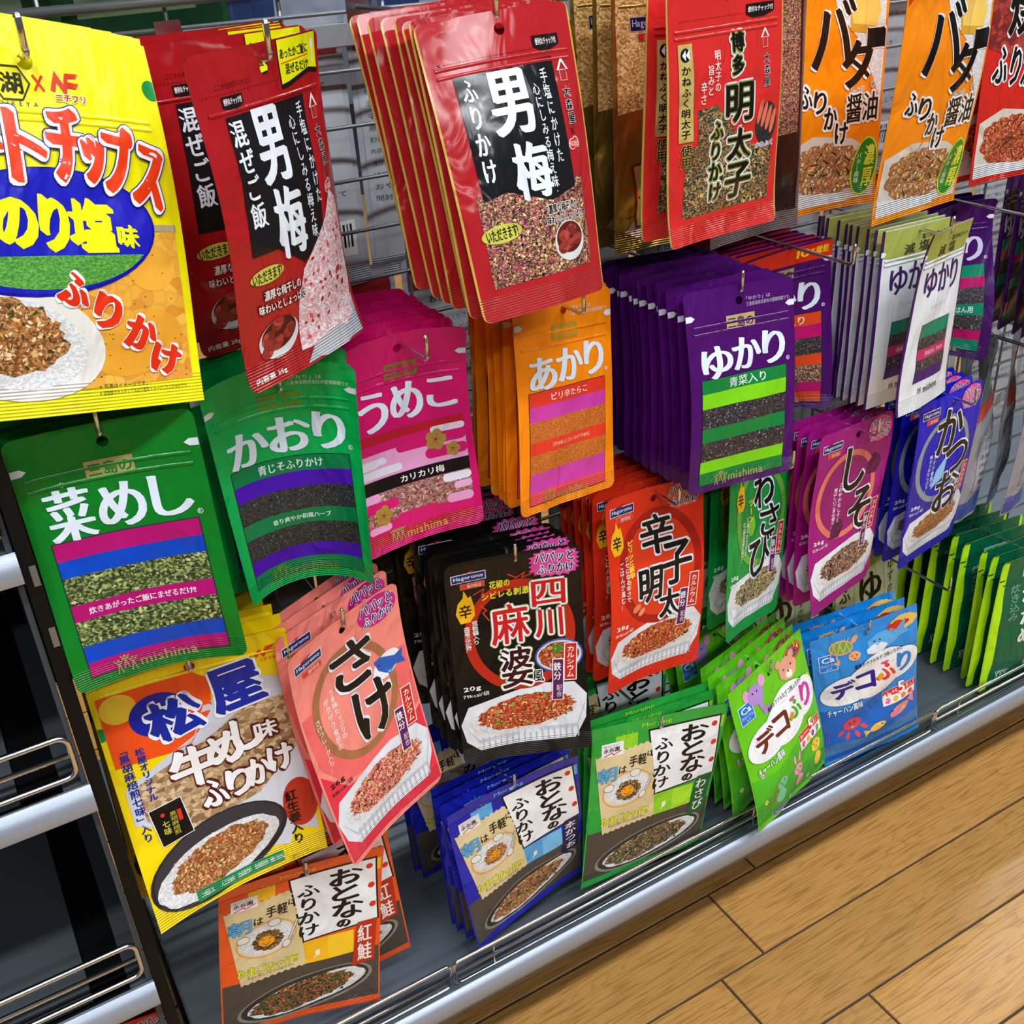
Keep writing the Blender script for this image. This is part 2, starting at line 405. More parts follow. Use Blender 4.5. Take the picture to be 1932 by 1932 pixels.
NX, NY = 18, 30
def bake_art(art, clip_margin=.4):
    """cut the print along the lines of the pouch grid so that it lies on the same facets"""
    gx, gy = art.W / NX, art.H / NY; res = {}
    hw = art.W / 2 - clip_margin
    for part, lst in art.parts.items():
        V, Fc, Lz, cols = [], [], [], []
        for pts, c, L in lst:
            pts = [(min(max(x, -hw), hw), min(max(y, clip_margin), art.H - clip_margin)) for x, y in pts]
            xs = [p[0] for p in pts]; ys = [p[1] for p in pts]
            ar = sum(xs[i-1] * ys[i] - xs[i] * ys[i-1] for i in range(len(pts)))
            if abs(ar) < 1e-5: continue
            if ar > 0: pts = pts[::-1]
            pcs = [pts]
            if max(xs) - min(xs) > 4.5 or max(ys) - min(ys) > 4.5:
                pcs = [q for h in cut_axis(pts, 0, -art.W / 2, gx) for q in cut_axis(h, 1, 0, gy)]
            for q in pcs:
                n = len(V); V += q; Lz += [L] * len(q); Fc.append(tuple(range(n, n + len(q)))); cols.append(c)
        res[part] = (np.array(V, float).reshape(-1, 2), Fc, np.array(Lz, float), cols)
    return res

# ------------------------------------------------------------------ the pouch surface
def interp4(c, v):
    x = (0, 1/3, 2/3, 1); o = 0
    for i in range(4):
        l = 1
        for j in range(4):
            if j != i: l = l * (v - x[j]) / (x[i] - x[j])
        o = o + c[i] * l
    return o

def surf(q, u, v, off):
    """bent sheet in metres; origin at the hang hole. off = distance of the skin in front of the middle sheet"""
    W, H, hv, yaw, roll, t0, t1, t2, t3, f1, f2, k0, k1 = q; W *= U; H *= U; NS = 40
    vs = np.linspace(0, 1, NS + 1); th = interp4((t0, t1, t2, t3), (vs[:-1] + vs[1:]) / 2)
    sy = np.concatenate([[0], np.cumsum(-np.sin(th))]) * H / NS; sz = np.concatenate([[0], np.cumsum(-np.cos(th))]) * H / NS
    y = np.interp(v, vs, sy) - np.interp(hv, vs, sy); z = np.interp(v, vs, sz) - np.interp(hv, vs, sz)
    t = interp4((t0, t1, t2, t3), v); o = 0 * t
    n = np.stack([o, -np.cos(t), np.sin(t)], -1); x = np.stack([1 + o, o, o], -1)
    ph = f1 * (v - hv) + f2 * (v * v - hv * hv); c, s = np.cos(ph)[:, None], np.sin(ph)[:, None]
    sd = c * x + s * n; m_ = c * n - s * x
    k = k0 + k1 * v + 1e-3; a = k * u
    Pt = np.stack([o, y, z], -1) + sd * (np.sin(a) / k * W)[:, None] + m_ * ((np.cos(a) - 1) / k * W + off)[:, None]
    cr, sr, cy, sy_ = math.cos(roll), math.sin(roll), math.cos(yaw), math.sin(yaw)
    return Pt @ np.array([[cr, 0, -sr], [0, 1, 0], [sr, 0, cr]]) @ np.array([[cy, sy_, 0], [-sy_, cy, 0], [0, 0, 1]])

class Shape:
    def __init__(s, q, W, H, T=5., seed=0, top=.2, bot=.91, rough=1.):
        s.q, s.W, s.H, s.T, s.top, s.bot = q, W, H, T, top, bot; r = random.Random(seed)
        s.ws = [(r.uniform(.5, 2.4), r.uniform(1, 4.5), r.uniform(0, 6.3), r.uniform(.12, .3) * rough) for _ in range(6)]
    def skin(s, x, y):
        u = x / s.W; v = y / s.H
        e = np.clip(1 - np.abs(2 * u) ** 2.6, 0, 1)
        t = np.clip((v - s.top) / .22, 0, 1); t = t * t * (3 - 2 * t); b = np.clip((s.bot - v) / .16, 0, 1); b = b * b * (3 - 2 * b)
        wv = sum(a * np.sin(6.28 * (fx * u + fy * v) + ph) for fx, fy, ph, a in s.ws)
        return s.T / 2 * e ** .8 * t * b * (1 + .25 * v), wv * e * np.clip(t + .25, 0, 1)
    def pos(s, x, y, off):
        return surf(s.q, x / s.W, y / s.H, off / 1000.)
    def front(s, x, y, lift):
        b, w_ = s.skin(x, y); return s.pos(x, y, b + w_ + .25 + lift)
    def back(s, x, y):
        b, w_ = s.skin(x, y); return s.pos(x, y, w_ - .8 * b - .25)
    def normals(s, x, y, sign=1):
        h = .6; f = (lambda a, b: s.front(a, b, 0)) if sign > 0 else s.back
        n = np.cross(f(x + h, y) - f(x - h, y), f(x, y - h) - f(x, y + h)) * sign
        return n / np.maximum(np.linalg.norm(n, axis=1), 1e-12)[:, None]

def finish(name, V3, N3, faces, xy, W, H, cols, parent, base_mat):
    """one mesh with per-face-corner colour, two uv maps, and smooth normals taken from the sheet"""
    me = bpy.data.meshes.new(name); me.from_pydata(V3.tolist(), [], faces)
    mats = []; mi = []; fc = []
    for c in cols:
        mn = c[1:] if c[0] == '@' else base_mat
        if mn not in mats: mats.append(mn); me.materials.append(MATS[mn])
        mi.append(mats.index(mn)); fc.append((.5, .5, .5, 1) if c[0] == '@' else lin(c.split(':')[0]))
    me.polygons.foreach_set('material_index', mi); me.polygons.foreach_set('use_smooth', [True] * len(faces))
    cnt = np.array([len(f) for f in faces]); ca = me.color_attributes.new('Col', 'FLOAT_COLOR', 'CORNER')
    ca.data.foreach_set('color', np.repeat(np.array(fc), cnt, axis=0).ravel())
    idx = np.concatenate([np.array(f) for f in faces])
    u1 = me.uv_layers.new(name='frac'); u1.data.foreach_set('uv', np.stack([xy[idx, 0] / W + .5, xy[idx, 1] / H], 1).ravel())
    u2 = me.uv_layers.new(name='mm'); u2.data.foreach_set('uv', (xy[idx] / 10.).ravel())
    me.update(); me.normals_split_custom_set(N3[idx].tolist())
    o = bpy.data.objects.new(name, me); col.objects.link(o)
    if parent: o.parent = parent
    return o

def pouch_body(S, base, parent, base_mat, hole=(0, 3.2), corner=6., backcol=None, border=None, bw=1.6):
    W, H = S.W, S.H; hx, hr = hole; hy = S.q[2] * H
    xs = list(np.linspace(-W / 2, W / 2, NX + 1)); ys = list(np.linspace(0, H, NY + 1))
    hs = hr + 1.6
    yt = max(hy - hs, .9)
    xs = [x for x in xs if min(abs(x - hx + hs), abs(x - hx - hs)) > .5] + [hx - hs, hx + hs]
    ys = [y for y in ys if min(abs(y - yt), abs(y - hy - hs)) > .5] + [yt, hy + hs]
    for c in ([corner * k for k in (.12, .5)] if corner > 1 else []): ys += [c, H - c]
    if border: xs += [-W / 2 + bw, W / 2 - bw]
    ys = sorted(set(ys)); xs = sorted(set(xs)); i0 = xs.index(hx - hs); i1 = xs.index(hx + hs); j0 = ys.index(yt); j1 = ys.index(hy + hs)
    def hw(y):
        d = min(y, H - y); return W / 2 - (corner - math.sqrt(max(corner ** 2 - (corner - d) ** 2, 0)) if d < corner else 0)
    XY = np.array([(x if abs(x) < W / 2 - corner - 1 or corner < 1 else math.copysign(min(abs(x), hw(y) - (W / 2 - abs(x)) * .3), x), y) for y in ys for x in xs])
    nx, ny = len(xs), len(ys); N = nx * ny
    bdr = [(0, i) for i in range(nx)]
    F = []; cols = []; bc = backcol or base
    def colr(i, j):
        xm = (xs[i] + xs[i + 1]) / 2
        return border if border and abs(xm) > W / 2 - bw else base
    ring_i = list(range(j0, j1)); 
    for j in range(ny - 1):
        for i in range(nx - 1):
            if i0 <= i < i1 and j0 <= j < j1: continue
            a = j * nx + i; F.append((a + nx, a + nx + 1, a + 1, a)); cols.append(colr(i, j))
    nf = len(F)
    loop = [j0 * nx + i for i in range(i0, i1)] + [j * nx + i1 for j in range(j0, j1)] + [j1 * nx + i for i in range(i1, i0, -1)] + [j * nx + i0 for j in range(j1, j0, -1)]
    # each side of the square is refined towards the round hole
    K = 16; C = []
    for k in range(K):
        t = -math.pi * .75 + 2 * math.pi * k / K; C.append((hx + hr * math.cos(t), hy + hr * math.sin(t)))
    XYh = np.array(C)
    XYall = np.concatenate([XY, XYh]); M1 = len(XYall)
    def ringfaces(off, flip):
        out = []; lp = loop
        nl = len(lp); ang = [math.atan2(XYall[a][1] - hy, XYall[a][0] - hx) for a in lp]
        cang = [-math.pi * .75 + 2 * math.pi * k / K for k in range(K + 1)]
        un = []
        for a in ang:
            while a < -math.pi * .75 - 1e-3: a += 2 * math.pi
            un.append(a)
        un.append(-math.pi * .75 + 2 * math.pi); i = 0
        for k in range(K):
            mid = (cang[k] + cang[k + 1]) / 2
            tgt = max(t for t in range(nl + 1) if un[t] <= cang[k + 1] + 1e-3)
            while i < tgt and un[i + 1] <= mid:
                out.append((lp[i % nl], N + k, lp[(i + 1) % nl])); i += 1
            out.append((lp[i % nl], N + k, N + (k + 1) % K))
            while i < tgt:
                out.append((lp[i % nl], N + (k + 1) % K, lp[(i + 1) % nl])); i += 1
        return [tuple(a + off for a in (q if not flip else q[::-1])) for q in out]
    rf = ringfaces(0, False); F += rf; cols += [base] * len(rf)
    nfront = len(F)
    F += [tuple(a + M1 for a in q[::-1]) for q in F[:nf]]; cols += [bc if c == base else c for c in cols[:nf]]
    rb = ringfaces(M1, True); F += rb; cols += [bc] * len(rb)
    per = [i for i in range(nx)] + [j * nx + nx - 1 for j in range(1, ny)] + [(ny - 1) * nx + i for i in range(nx - 2, -1, -1)] + [j * nx for j in range(ny - 2, 0, -1)]
    for a, b in zip(per, per[1:] + per[:1]): F.append((a, b, b + M1, a + M1)); cols.append(border or base)
    for k in range(K):
        a, b = N + k, N + (k + 1) % K; F.append((b, a, a + M1, b + M1)); cols.append(base)
    x, y = XYall[:, 0], XYall[:, 1]
    V = np.concatenate([S.front(x, y, 0), S.back(x, y)]); Nn = np.concatenate([S.normals(x, y), S.normals(x, y, -1)])
    return finish('pouch', V, Nn, F, np.concatenate([XYall, XYall]), W, H, cols, parent, base_mat)

def build_pouch(prod, q, parent, seed=0, lod=False):
    """prod: dict(W,H,base,art(baked),mat,...). Returns the parts, parented to parent"""
    S = Shape(q, prod['W'], prod['H'], prod.get('T', 5.), seed, prod.get('top', .2), prod.get('bot', .91), prod.get('rough', 1.))
    out = [pouch_body(S, prod['base'], parent, prod['mat'], prod.get('hole', (0, 3.2)), prod.get('corner', 6.), prod.get('backcol'), prod.get('border'), prod.get('bw', 1.6))]
    for part, (xy, F, Lz, cols) in prod['baked'].items():
        if not len(xy): continue
        x, y = xy[:, 0], xy[:, 1]
        nm = S.normals(x, y); V = S.front(x, y, .2) + nm * (Lz * .1e-3)[:, None]
        out.append(finish(part, V, nm, F, xy, prod['W'], prod['H'], cols, parent, prod.get('pmat', prod['mat'])))
    if prod.get('zip'):
        V, N_, F, XY = [], [], [], []; n = 0; xs = np.linspace(-prod['W'] * .44, prod['W'] * .44, 30)
        for zy in prod['zip']:
            prof = [(-1.1, 0), (-.6, .55), (0, .75), (.6, .55), (1.1, 0)]
            for dy, l in prof:
                yy = np.full_like(xs, zy * prod['H'] / 100 + dy); p = S.front(xs, yy, l + .15); nn_ = S.normals(xs, yy)
                nn_ = nn_ + (S.front(xs, yy + .5, 0) - S.front(xs, yy - .5, 0)) / .001 * dy * .8; nn_ /= np.linalg.norm(nn_, axis=1)[:, None]
                V.append(p); N_.append(nn_); XY.append(np.stack([xs, yy], 1))
            for k in range(4):
                for i in range(29): a = n + k * 30 + i; F.append((a + 30, a + 31, a + 1, a))
            n += 150
        cols = [prod['base']] * len(F)
        out.append(finish('zip_seal', np.concatenate(V), np.concatenate(N_), F, np.concatenate(XY), prod['W'], prod['H'], cols, parent, prod.get('zmat', 'gloss_film')))
    return out

# ------------------------------------------------------------------ the designs
PR = {}
GOLD = 'b09a58'
THICK = dict(name=3.8, kaori=4., akari=3.6, aona=3.4, y10=3.4, shisog=3.6, umeko=3.8, genen=3., mapo=3.4, kara=3.8, sake=4.4, shiso=3.8, wasabi=4.2, katsuo=4.)
def product(key, W, H, base, draw, **k):
    if key in THICK: k.setdefault('T', THICK[key])
    a = Art(W, H); draw(a); k.setdefault('mat', 'film')
    PR[key] = dict(W=W, H=H, base=base, baked=bake_art(a), **k)

def tabs(a, y=12.5):
    for sgn in (-1, 1):
        a.Pg([(sgn * 50, y - 1.4), (sgn * 44.5, y - 1.4), (sgn * 41.5, y), (sgn * 44.5, y + 1.4), (sgn * 50, y + 1.4)], 'dfe6ee', 2)

def bands(a, rows, x0=-40, x1=40, slope=0., edge='1a2430'):
    a.Rc(x0 - .5, rows[0][1] - .3, x1 + .5, rows[-1][2] + .3, edge, 0)
    for r in rows:
        a.Rc(x0, r[1], x1, r[2], r[0], 1)
        cc = dict(greens=(('a8b468', '5c7034', '8c9c50', 'c8cc88', '2c3c18'), 110, 1.5), dark_seed=(('2c3638', '50585a', '101416', '6c7470'), 120, .8), purple_seed=(('8c848c', '403844', 'b0a8b0', '1c161e'), 120, .75),
                  orange_grain=(('e89848', 'b85c18', 'd88034'), 90, .7), dark_crumb=(('c0a080', '3c2c28', '8c6448', 'e0d0b8'), 90, 1.)).get(r[0][1:])
        if cc: a.Cr((x0 + x1) / 2, (r[1] + r[2]) / 2, (x1 - x0) * a.W / 200 - 1.2, (r[2] - r[1]) * a.H / 200 - .8, cc[0], int(cc[1] * (x1 - x0) / 80), cc[2], 1.6, int(r[1] * 10), box=True)

def seasoner(base, title, rows, gold='a89a62', tcol='dce8f6', sub=None, mark=True, note=None, goldtxt=None, head=None):
    def d(a):
        tabs(a)
        if head: a.Rc(-50, 1.2, 50, 11.8, head, 1)
        a.part = 'gold_tag'; a.Rc(-13, 13.8, 13, 20.6, gold, 2)
        a.T('三島の', -11.5, 14.8, 11.5, 19.8, goldtxt or base, 3, nib=(.3, .3)); a.part = 'printed_panel'
        title(a)
        bands(a, [r[:3] for r in rows])
        for r in rows:
            if len(r) > 3:
                s, x0, x1, c, k = r[3]; h = (r[2] - r[1]) * k
                a.T(s, x0, (r[1] + r[2] - h) / 2, x1, (r[1] + r[2] + h) / 2, c, 3, nib=(.25, .1))
        if note:
            a.T('「' + note + '」は', 6, 6.2, 28, 8.2, 'c0b8d0' if note == 'ゆかり' else 'd8e0d8', 2); a.T('三島食品株式会社の登録商標です。', 6, 8.8, 46, 10.8, 'c0b8d0' if note == 'ゆかり' else 'd8e0d8', 2)
        if mark:
            a.part = 'lettering'
            for q in (-24, -20, -16):       # three little figures with raised arms
                x, t = (q, 90.5 if q == -20 else 92); a.El(x, t, .9, .9, gold, 4, n=10)
                a.Ln([(x - 2.4, t - .3), (x, t + 1.8), (x + 2.4, t - .3)], .8, gold, 4); a.Ln([(x, t + 1.2), (x - 1.4, t + 5.2)], .8, gold, 4); a.Ln([(x, t + 1.2), (x + 1.4, t + 5.2)], .8, gold, 4)
            a.part = 'printed_panel'
            a.T('mishima', -12, 92.2, 21, 96.4, gold, 3, nib=(.2, .3), gap=.04)
        a.Ring(42, 39, 1.7, 1.7, .35, tcol, 3, n=14); a.T('R', 41.2, 38.4, 42.8, 39.7, tcol, 3)
    return d
NB = dict(nib=(1.9, .7), res=4)
def t3(c1, c2, c3, boxes, col='dce8f6', nib=(2.6, .6)):
    def f(a):
        for ch, bx in zip((c1, c2, c3), boxes): a.T(ch, *bx, col, 3, nib=nib, res=4)
    return f
BX3 = ((-38, 27, -12, 42), (-9.5, 25, 15.5, 40), (19, 24, 38.5, 40))

product('name', 101, 159, '0a7a22', seasoner('0a7a22', lambda a: (t3('菜', 'め', 'し', ((-38, 22, -15, 41.5), (-11, 23.5, 13, 40), (18, 23.5, 39, 39)), nib=(2.2, .4))(a), a.T('な', -28, 19.2, -25, 21.3, 'dce8f6', 3)),
    [('b3106e', 41.6, 48.4), ('0c46c0', 48.4, 55), ('@greens', 55, 66), ('b3106e', 66, 72.4, ('炊きあがったご飯にまぜるだけ!!', -31, 29, 'f0dcea', .42)), ('@greens', 72.4, 82.4), ('0c46c0', 82.4, 89.2), ('b3106e', 89.2, 95)]), zip=(16.4, 20.6))
product('kaori', 101, 159, '04a850', seasoner('04a850', t3('か', 'お', 'り', BX3),
    [('067a46', 42.5, 49.2, ('青じそふりかけ', -21, 21, 'dcefe6', .62)), ('4a10b0', 49.2, 56.2), ('@dark_seed', 56.2, 66.5), ('067a46', 66.5, 73, ('香り爽やか和風ハーブ', -18, 21, 'cfe6da', .36)), ('@dark_seed', 73, 83), ('4a10b0', 83, 89.5), ('067a46', 89.5, 95.5)], gold='6a8a20', note='かおり'), zip=(17.4, 21.6))
product('akari', 101, 159, 'f78a0c', seasoner('f78a0c', t3('あ', 'か', 'り', BX3),
    [('e03a26', 42.5, 49, ('ピリ辛たらこ', -18, 20, 'f6ded8', .55)), ('cc3ea4', 49, 56), ('@orange_grain', 56, 65.5), ('e03a26', 65.5, 71.5, ('SPRINKLE ON ANYTHING', -18, 22, 'f09a80', .3)), ('@orange_grain', 71.5, 80.5), ('cc3ea4', 80.5, 90), ('e04a50', 90, 95.8)], gold='b09030', note='あかり'), zip=(16.8, 22.6))
product('aona', 101, 159, '480a62', seasoner('480a62', t3('ゆ', 'か', 'り', BX3),
    [('14803a', 42, 48.6, ('青菜入り', -15, 20, 'dcefe6', .74)), ('7cd41a', 48.6, 56), ('@purple_seed', 56, 66), ('14803a', 66, 73), ('@purple_seed', 73, 83.2), ('7cd41a', 83.2, 89.5), ('14803a', 89.5, 96)], note='ゆかり', gold='b4a468'), zip=(17, 20.4))
def y10h(a):
    t3('ゆ', 'か', 'り', BX3)(a); a.T('10', 14, 3.6, 27, 8.6, 'f6c81c', 3, nib=(.9, .4)); a.T('%増量', 28, 3.6, 46, 8.2, 'f6c81c', 3, nib=(.4, .3))
product('y10', 101, 159, '480a62', seasoner('480a62', y10h,
    [('d8441c', 42.5, 49.5, ('鰹節入り', -15, 24, 'f2e4e0', .74)), ('b8106a', 49.5, 57), ('@purple_seed', 57, 67), ('d8441c', 67, 73.5), ('@dark_crumb', 73.5, 83.5), ('b8106a', 83.5, 89.6), ('d8441c', 89.6, 95.8)], note=None, head='dc3018'), zip=(17, 20.4))
product('shisog', 101, 159, '3c085a', seasoner('3c085a', t3('ゆ', 'か', 'り', BX3, 'c0c0dc'),
    [('0a8060', 43, 50.6), ('b01060', 50.6, 57), ('@purple_seed', 57, 66.8), ('0a8060', 66.8, 73.6, ('しそごはん用', -4, 30, 'cfe6da', .6)), ('@purple_seed', 73.6, 82.6), ('b01060', 82.6, 88.4), ('0a8060', 88.4, 94.8)], note=None), zip=(17, 20.4))

def umeko(a):
    tabs(a); a.part = 'gold_tag'; a.Rc(-12, 14, 14, 21.4, '8a6a38', 2); a.T('三島の', -10, 15.2, 12, 20.4, 'c01868', 3, nib=(.3, .3)); a.part = 'printed_panel'
    t3('う', 'め', 'こ', ((-36, 25, -13, 43), (-9, 24, 15, 41), (20, 25, 40, 39)))(a)
    a.Rc(-44, 44.5, 44, 48.6, 'b81a30', 1); a.Rc(-44, 48.6, 44, 53, 'd0186e', 1)
    a.Rc(-44, 53, 44, 65, 'e6a0d0', 1)
    a.Rc(-44, 65, 44, 71, '181012', 3); a.T('カリカリ梅', -11, 66.4, 24, 69.8, 'f0eeee', 4, nib=(.3, .15))
    a.Rc(-44, 71, 44, 86, '@pink_flake', 1); a.Cr(0, 78, 42, 10, ('c89890', '8c5450', 'd8b0a8', '6c3c3c'), 140, 1.7, 1.4, 7, box=True); a.Rc(-44, 85, 44, 91, 'd0186e', 1); a.Rc(-44, 90.5, 44, 96.5, 'c01c38', 1)
    def bar(x0, x1, y, h, c, L=2):
        a.Rc(x0 + h * .7, y - h / 2, x1 - h * .7, y + h / 2, c, L)
        for x in (x0 + h * .7, x1 - h * .7): a.El(x, y, a.H * h / 200, a.H * h / 200, c, L, n=18)
    bar(-10, 44, 53.5, 5, 'd0186e'); bar(12, 44, 60, 5, 'd0186e'); bar(18, 44, 49.2, 3.2, 'e8d8ec'); bar(-44, -20, 57.5, 4, 'dfe0f0'); bar(-44, -8, 62, 3.6, 'dfe0f0'); bar(-30, -12, 60, 3, 'e6a0d0')
    bar(22, 44, 73.5, 4, 'dfe0f0'); bar(30, 44, 78, 3.6, 'e8b0d8'); bar(-44, -16, 77.6, 4.6, 'd0186e'); bar(-44, -30, 73, 4, 'e6a0d0'); bar(-18, 16, 86.4, 5, 'd0186e'); bar(24, 44, 84, 4.6, 'e6a0d0'); bar(-44, -24, 88, 3.4, 'e6a0d0')
    for x, y, r in ((21, 54, 5.2), (33, 60, 3.6), (-30, 82, 5)):
        for k in range(5): t = k * 1.2566; a.El(x + r * .9 * math.cos(t) / a.W * 100, y + r * .9 * math.sin(t) / a.H * 100, r * .72, r * .72, 'a8883c', 4, n=14)
        for k in range(5): t = k * 1.2566; a.Ln([(x, y), (x + r * .9 * math.cos(t) / a.W * 100, y + r * .9 * math.sin(t) / a.H * 100)], .35, 'b01c50', 5)
    a.part = 'lettering'
    for x in (-24, -20, -16): a.El(x, 91, .9, .9, GOLD, 5, n=10); a.Ln([(x, 92), (x - 1.4, 96)], .8, GOLD, 5); a.Ln([(x, 92), (x + 1.4, 96)], .8, GOLD, 5); a.Ln([(x - 2.4, 90.6), (x, 93), (x + 2.4, 90.6)], .7, GOLD, 5)
    a.part = 'printed_panel'; a.T('mishima', -12, 92.4, 22, 96.4, 'd0a048', 4, nib=(.2, .3), gap=.04)
product('umeko', 101, 159, 'd0126c', umeko, zip=(17.5, 22.4))

def genen(a):
    a.Rc(-47, .4, 47.4, 14.5, 'a2a94e', 1); a.Pg([(-47, 14.5), (47.4, 14.5), (30, 16.6), (0, 18), (-25, 17.4)], 'a2a94e', 1)
    a.T('塩分30%カット', 6, 5.6, 42, 8.6, '3c3420', 3, nib=(.2, .1)); a.T('減', -18, 9.5, -3, 15.2, '3a2c28', 3, nib=(.5, .3)); a.T('塩', 3, 9.0, 18, 14.8, '3a2c28', 3, nib=(.5, .3))
    for sgn in (-1, 1): a.Pg([(sgn * 50, 11.2), (sgn * 45.5, 11.2), (sgn * 43, 12.6), (sgn * 45.5, 14), (sgn * 50, 14)], 'dfe6ee', 3)
    t3('ゆ', 'か', 'り', ((-34, 21, -10, 36), (-7, 20, 15, 35), (19, 20, 35, 36)), '3a0f5c', (1.3, .5))(a)
    a.T('ＹＵＫＡＲＩ', -16, 42, 14, 43.4, 'b4b8cc', 2)
    bands(a, [('0a8060', 51.5, 59), ('@purple_seed', 59, 65.6), ('c02868', 65.6, 71.4), ('@purple_seed', 71.4, 78), ('3c1070', 78, 84.4)], -27, 27)
    a.T('国産赤しそ100%', -15, 67.2, 20, 69.8, 'f0dce6', 3); a.T('mishima', -8, 88, 20, 92, '50402c', 3, nib=(.2, .3), gap=.04); a.T('林', -18, 88, -11, 92, '50402c', 3)
product('genen', 101, 159, 'dfe4ea', genen, mat='satin_film', border='3c085a', bw=3.4, zip=(16.5, 19), corner=1.2)

# --- the range with a white boat-shaped dish
def maker_logo(a, x0, x1, y0, y1, L=3):
    a.part = 'logo'; a.Pg([(x0, y0 + .4), (x0 + 5, y0 + .4), (x1 - 8, y0 - 1.4), (x1 - 12, y0 + .2)], 'c02438', L)
    a.Bx(x0, y0, x1, y1, '1c2c6c', 'e8eef6', L); a.part = 'printed_panel'
    a.T('Hagoromo', x0 + 1.5, y0 + .7, x1 - 1.5, y1 - .6, 'eef2f8', L + 2, nib=(.12, .08))
    a.Bx(x0 + 6, y1 + 1.2, x1 - 1, y1 + 3.8, 'd8402c', 'f0b8a8', L, wd=.2); a.T('国内製造', x0 + 11, y1 + 1.7, x1 - 3, y1 + 3.4, 'f8e0d8', L + 2)
def badge(a, star=True, c='c8188a'):
    a.part = 'badge'
    if star:
        cx, cy = a.mm(30.5, 7.4); q = []
        for k in range(40):
            t = 2 * math.pi * k / 40; r = 1 if k % 2 else .86
            q.append((cx + 20.5 * r * max(-1, min(.92, 1.12 * math.cos(t))), cy + 13.4 * r * max(-.96, min(1, 1.1 * math.sin(t)))))
        a.Pg(q, 'e84aa8', 2, True)
    else: a.El(30.5, 7.2, 18, 12.4, c, 2, n=30); 
    a.part = 'printed_panel'
    a.T('パパッと', 16, 2.2, 44, 7.2, '1c1c6a', 3, halo=((.75, 'f4f4fa'),), nib=(.4, .4)); a.T('ふりかけ', 18, 8.2, 44, 12.6, '1c1c6a', 3, halo=((.7, 'f4f4fa'),), nib=(.35, .35))
CRC = dict(salmon_crumb=('f0a090', 'd85850', 'f8c8b0', 'b83438', 'f0d080'), red_crumb=('d85024', 'a02c10', 'e87840', 'f0c080', 'c03c18'), green_crumb=('d8c888', '3a3420', 'a89858', 'f0e8c0', '6c5838'),
           dark_crumb=('3a2428', 'c09078', '704840', 'e0c0a0', '18141c'), bonito_crumb=('c87840', '8a4824', 'd8a860', 'a0903c', 'b05030'), brown_crumb=('d0985c', '8a5020', 'f0cc90', 'b07838', '5c3414'),
           mixed_herb=('304820', 'c05830', '5c6c28', 'e08858', '1c2810'), nori_mix=('2c3820', 'a89048', 'd8b878', '18200f', '5c6434'))
def dish(a, food, garnish=None, rice=True):
    a.part = 'food_picture'
    a.Pg([(-42, 71), (-49, 79), (-46, 88), (-36, 93.5), (38, 93.5), (47, 84), (49, 73), (40, 66.5), (15, 65)], 'dfe3ea', 1)
    for k in range(17): x = -34 + k * 4.6; a.Pg([(x, 87.8), (x + 1.6, 87.4), (x + 1.2, 93.2), (x, 93.2)], 'b4bac6', 2)
    a.Pg([(-46, 80), (-36, 88.4), (40, 86.6), (48, 75), (47, 78), (40, 88.2), (-36, 90.2)], 'c0c6d0', 2)
    a.El(0, 78.6, 43, 15.6, '@rice', 3, rot=4, jag=.03, seed=1)
    a.El(2, 77.6, 38.5, 14.8, '@' + food, 4, rot=4, n=70, jag=.07, seed=2)
    a.Cr(2, 77.6, 37, 14.5, CRC[food], 210, 1.25, 4.6, 3, rot=4); a.Cr(2, 80, 43, 15.5, ('f2f4f6', 'dfe2e6'), 70, 1.4, 3.4, 9, rot=4, asp=.4)
    r = random.Random(7)
    for k in range(60):
        t = r.uniform(0, 6.28); q = r.uniform(.85, 1.1); a.El(2 + 36 * q * math.cos(t) / a.W * 100, 77.6 + 14 * q * math.sin(t) / a.H * 100, r.uniform(.6, 1.6), r.uniform(.5, 1.1), '@' + food, 4, n=6, rot=r.uniform(0, 180))
    for c, n, rx, ry in garnish or ():
        for k in range(n): a.El(2 + r.uniform(-33, 33), 77 + r.uniform(-6, 6), rx, ry, c, 5, n=8, jag=.2, rot=r.uniform(0, 180), seed=k)
    a.part = 'printed_panel'
def minerals(a, dark='6a1c4c'):
    a.part = 'label_box'
    a.Bx(34, 48, 42.5, 65, 'c8281c', 'f2f0f0', 6, wd=.8, rot=-5); a.Bx(24, 55, 31.5, 74, '5c1a58', 'f2f0f0', 6, wd=.8, rot=-5); a.part = 'printed_panel'
    a.T('カルシウム', 35.6, 49.4, 41, 63.8, 'f6f2f0', 8, vert=True, rot=-5, nib=(.2, .2)); a.T('鉄分', 25, 56.4, 30.6, 64.5, 'f6f2f0', 8, vert=True, rot=-5, nib=(.2, .2)); a.T('配合', 25.8, 67, 30, 72.8, 'e8dce6', 8, vert=True, rot=-5)
def ring(a, c, c2=None, cx=-2, cy=38, rx=40, ry=46, wd=6.5):
    a.El(cx, cy, rx - 3, ry - 3, c2, 1, rot=6) if c2 else None
    a.Ring(cx, cy, rx, ry, wd, c, 2, rot=6, n=48)
BLK = '161210'; HAL = ((2.4, 'e2ebf4'),)
def tl(a, ch, x0, y0, x1, y1, c=BLK, halo=HAL, nib=(2.6, 2.6), L=6, rot=0):
    a.T(ch, x0, y0, x1, y1, c, L, halo=halo, nib=nib, res=3, rot=rot)
def vtext(a, s1, s2, c, x=-24, y0=25, y1=56, wd=4.6, n=''):
    a.T(s1, x, y0, x + wd, y1, c, 4, vert=True, nib=(.15, .15)); a.T(s2, x - wd - 1.6, y0 + 2, x - 1.6, y1 + 3, c, 4, vert=True, nib=(.15, .15))
def grams(a, g, kc, c, y=61):
    a.T(g, -44, y, -31, y + 2.6, c, 4, nib=(.3, .3)); a.T(kc, -45, y + 3.4, -25, y + 5.4, c, 4)
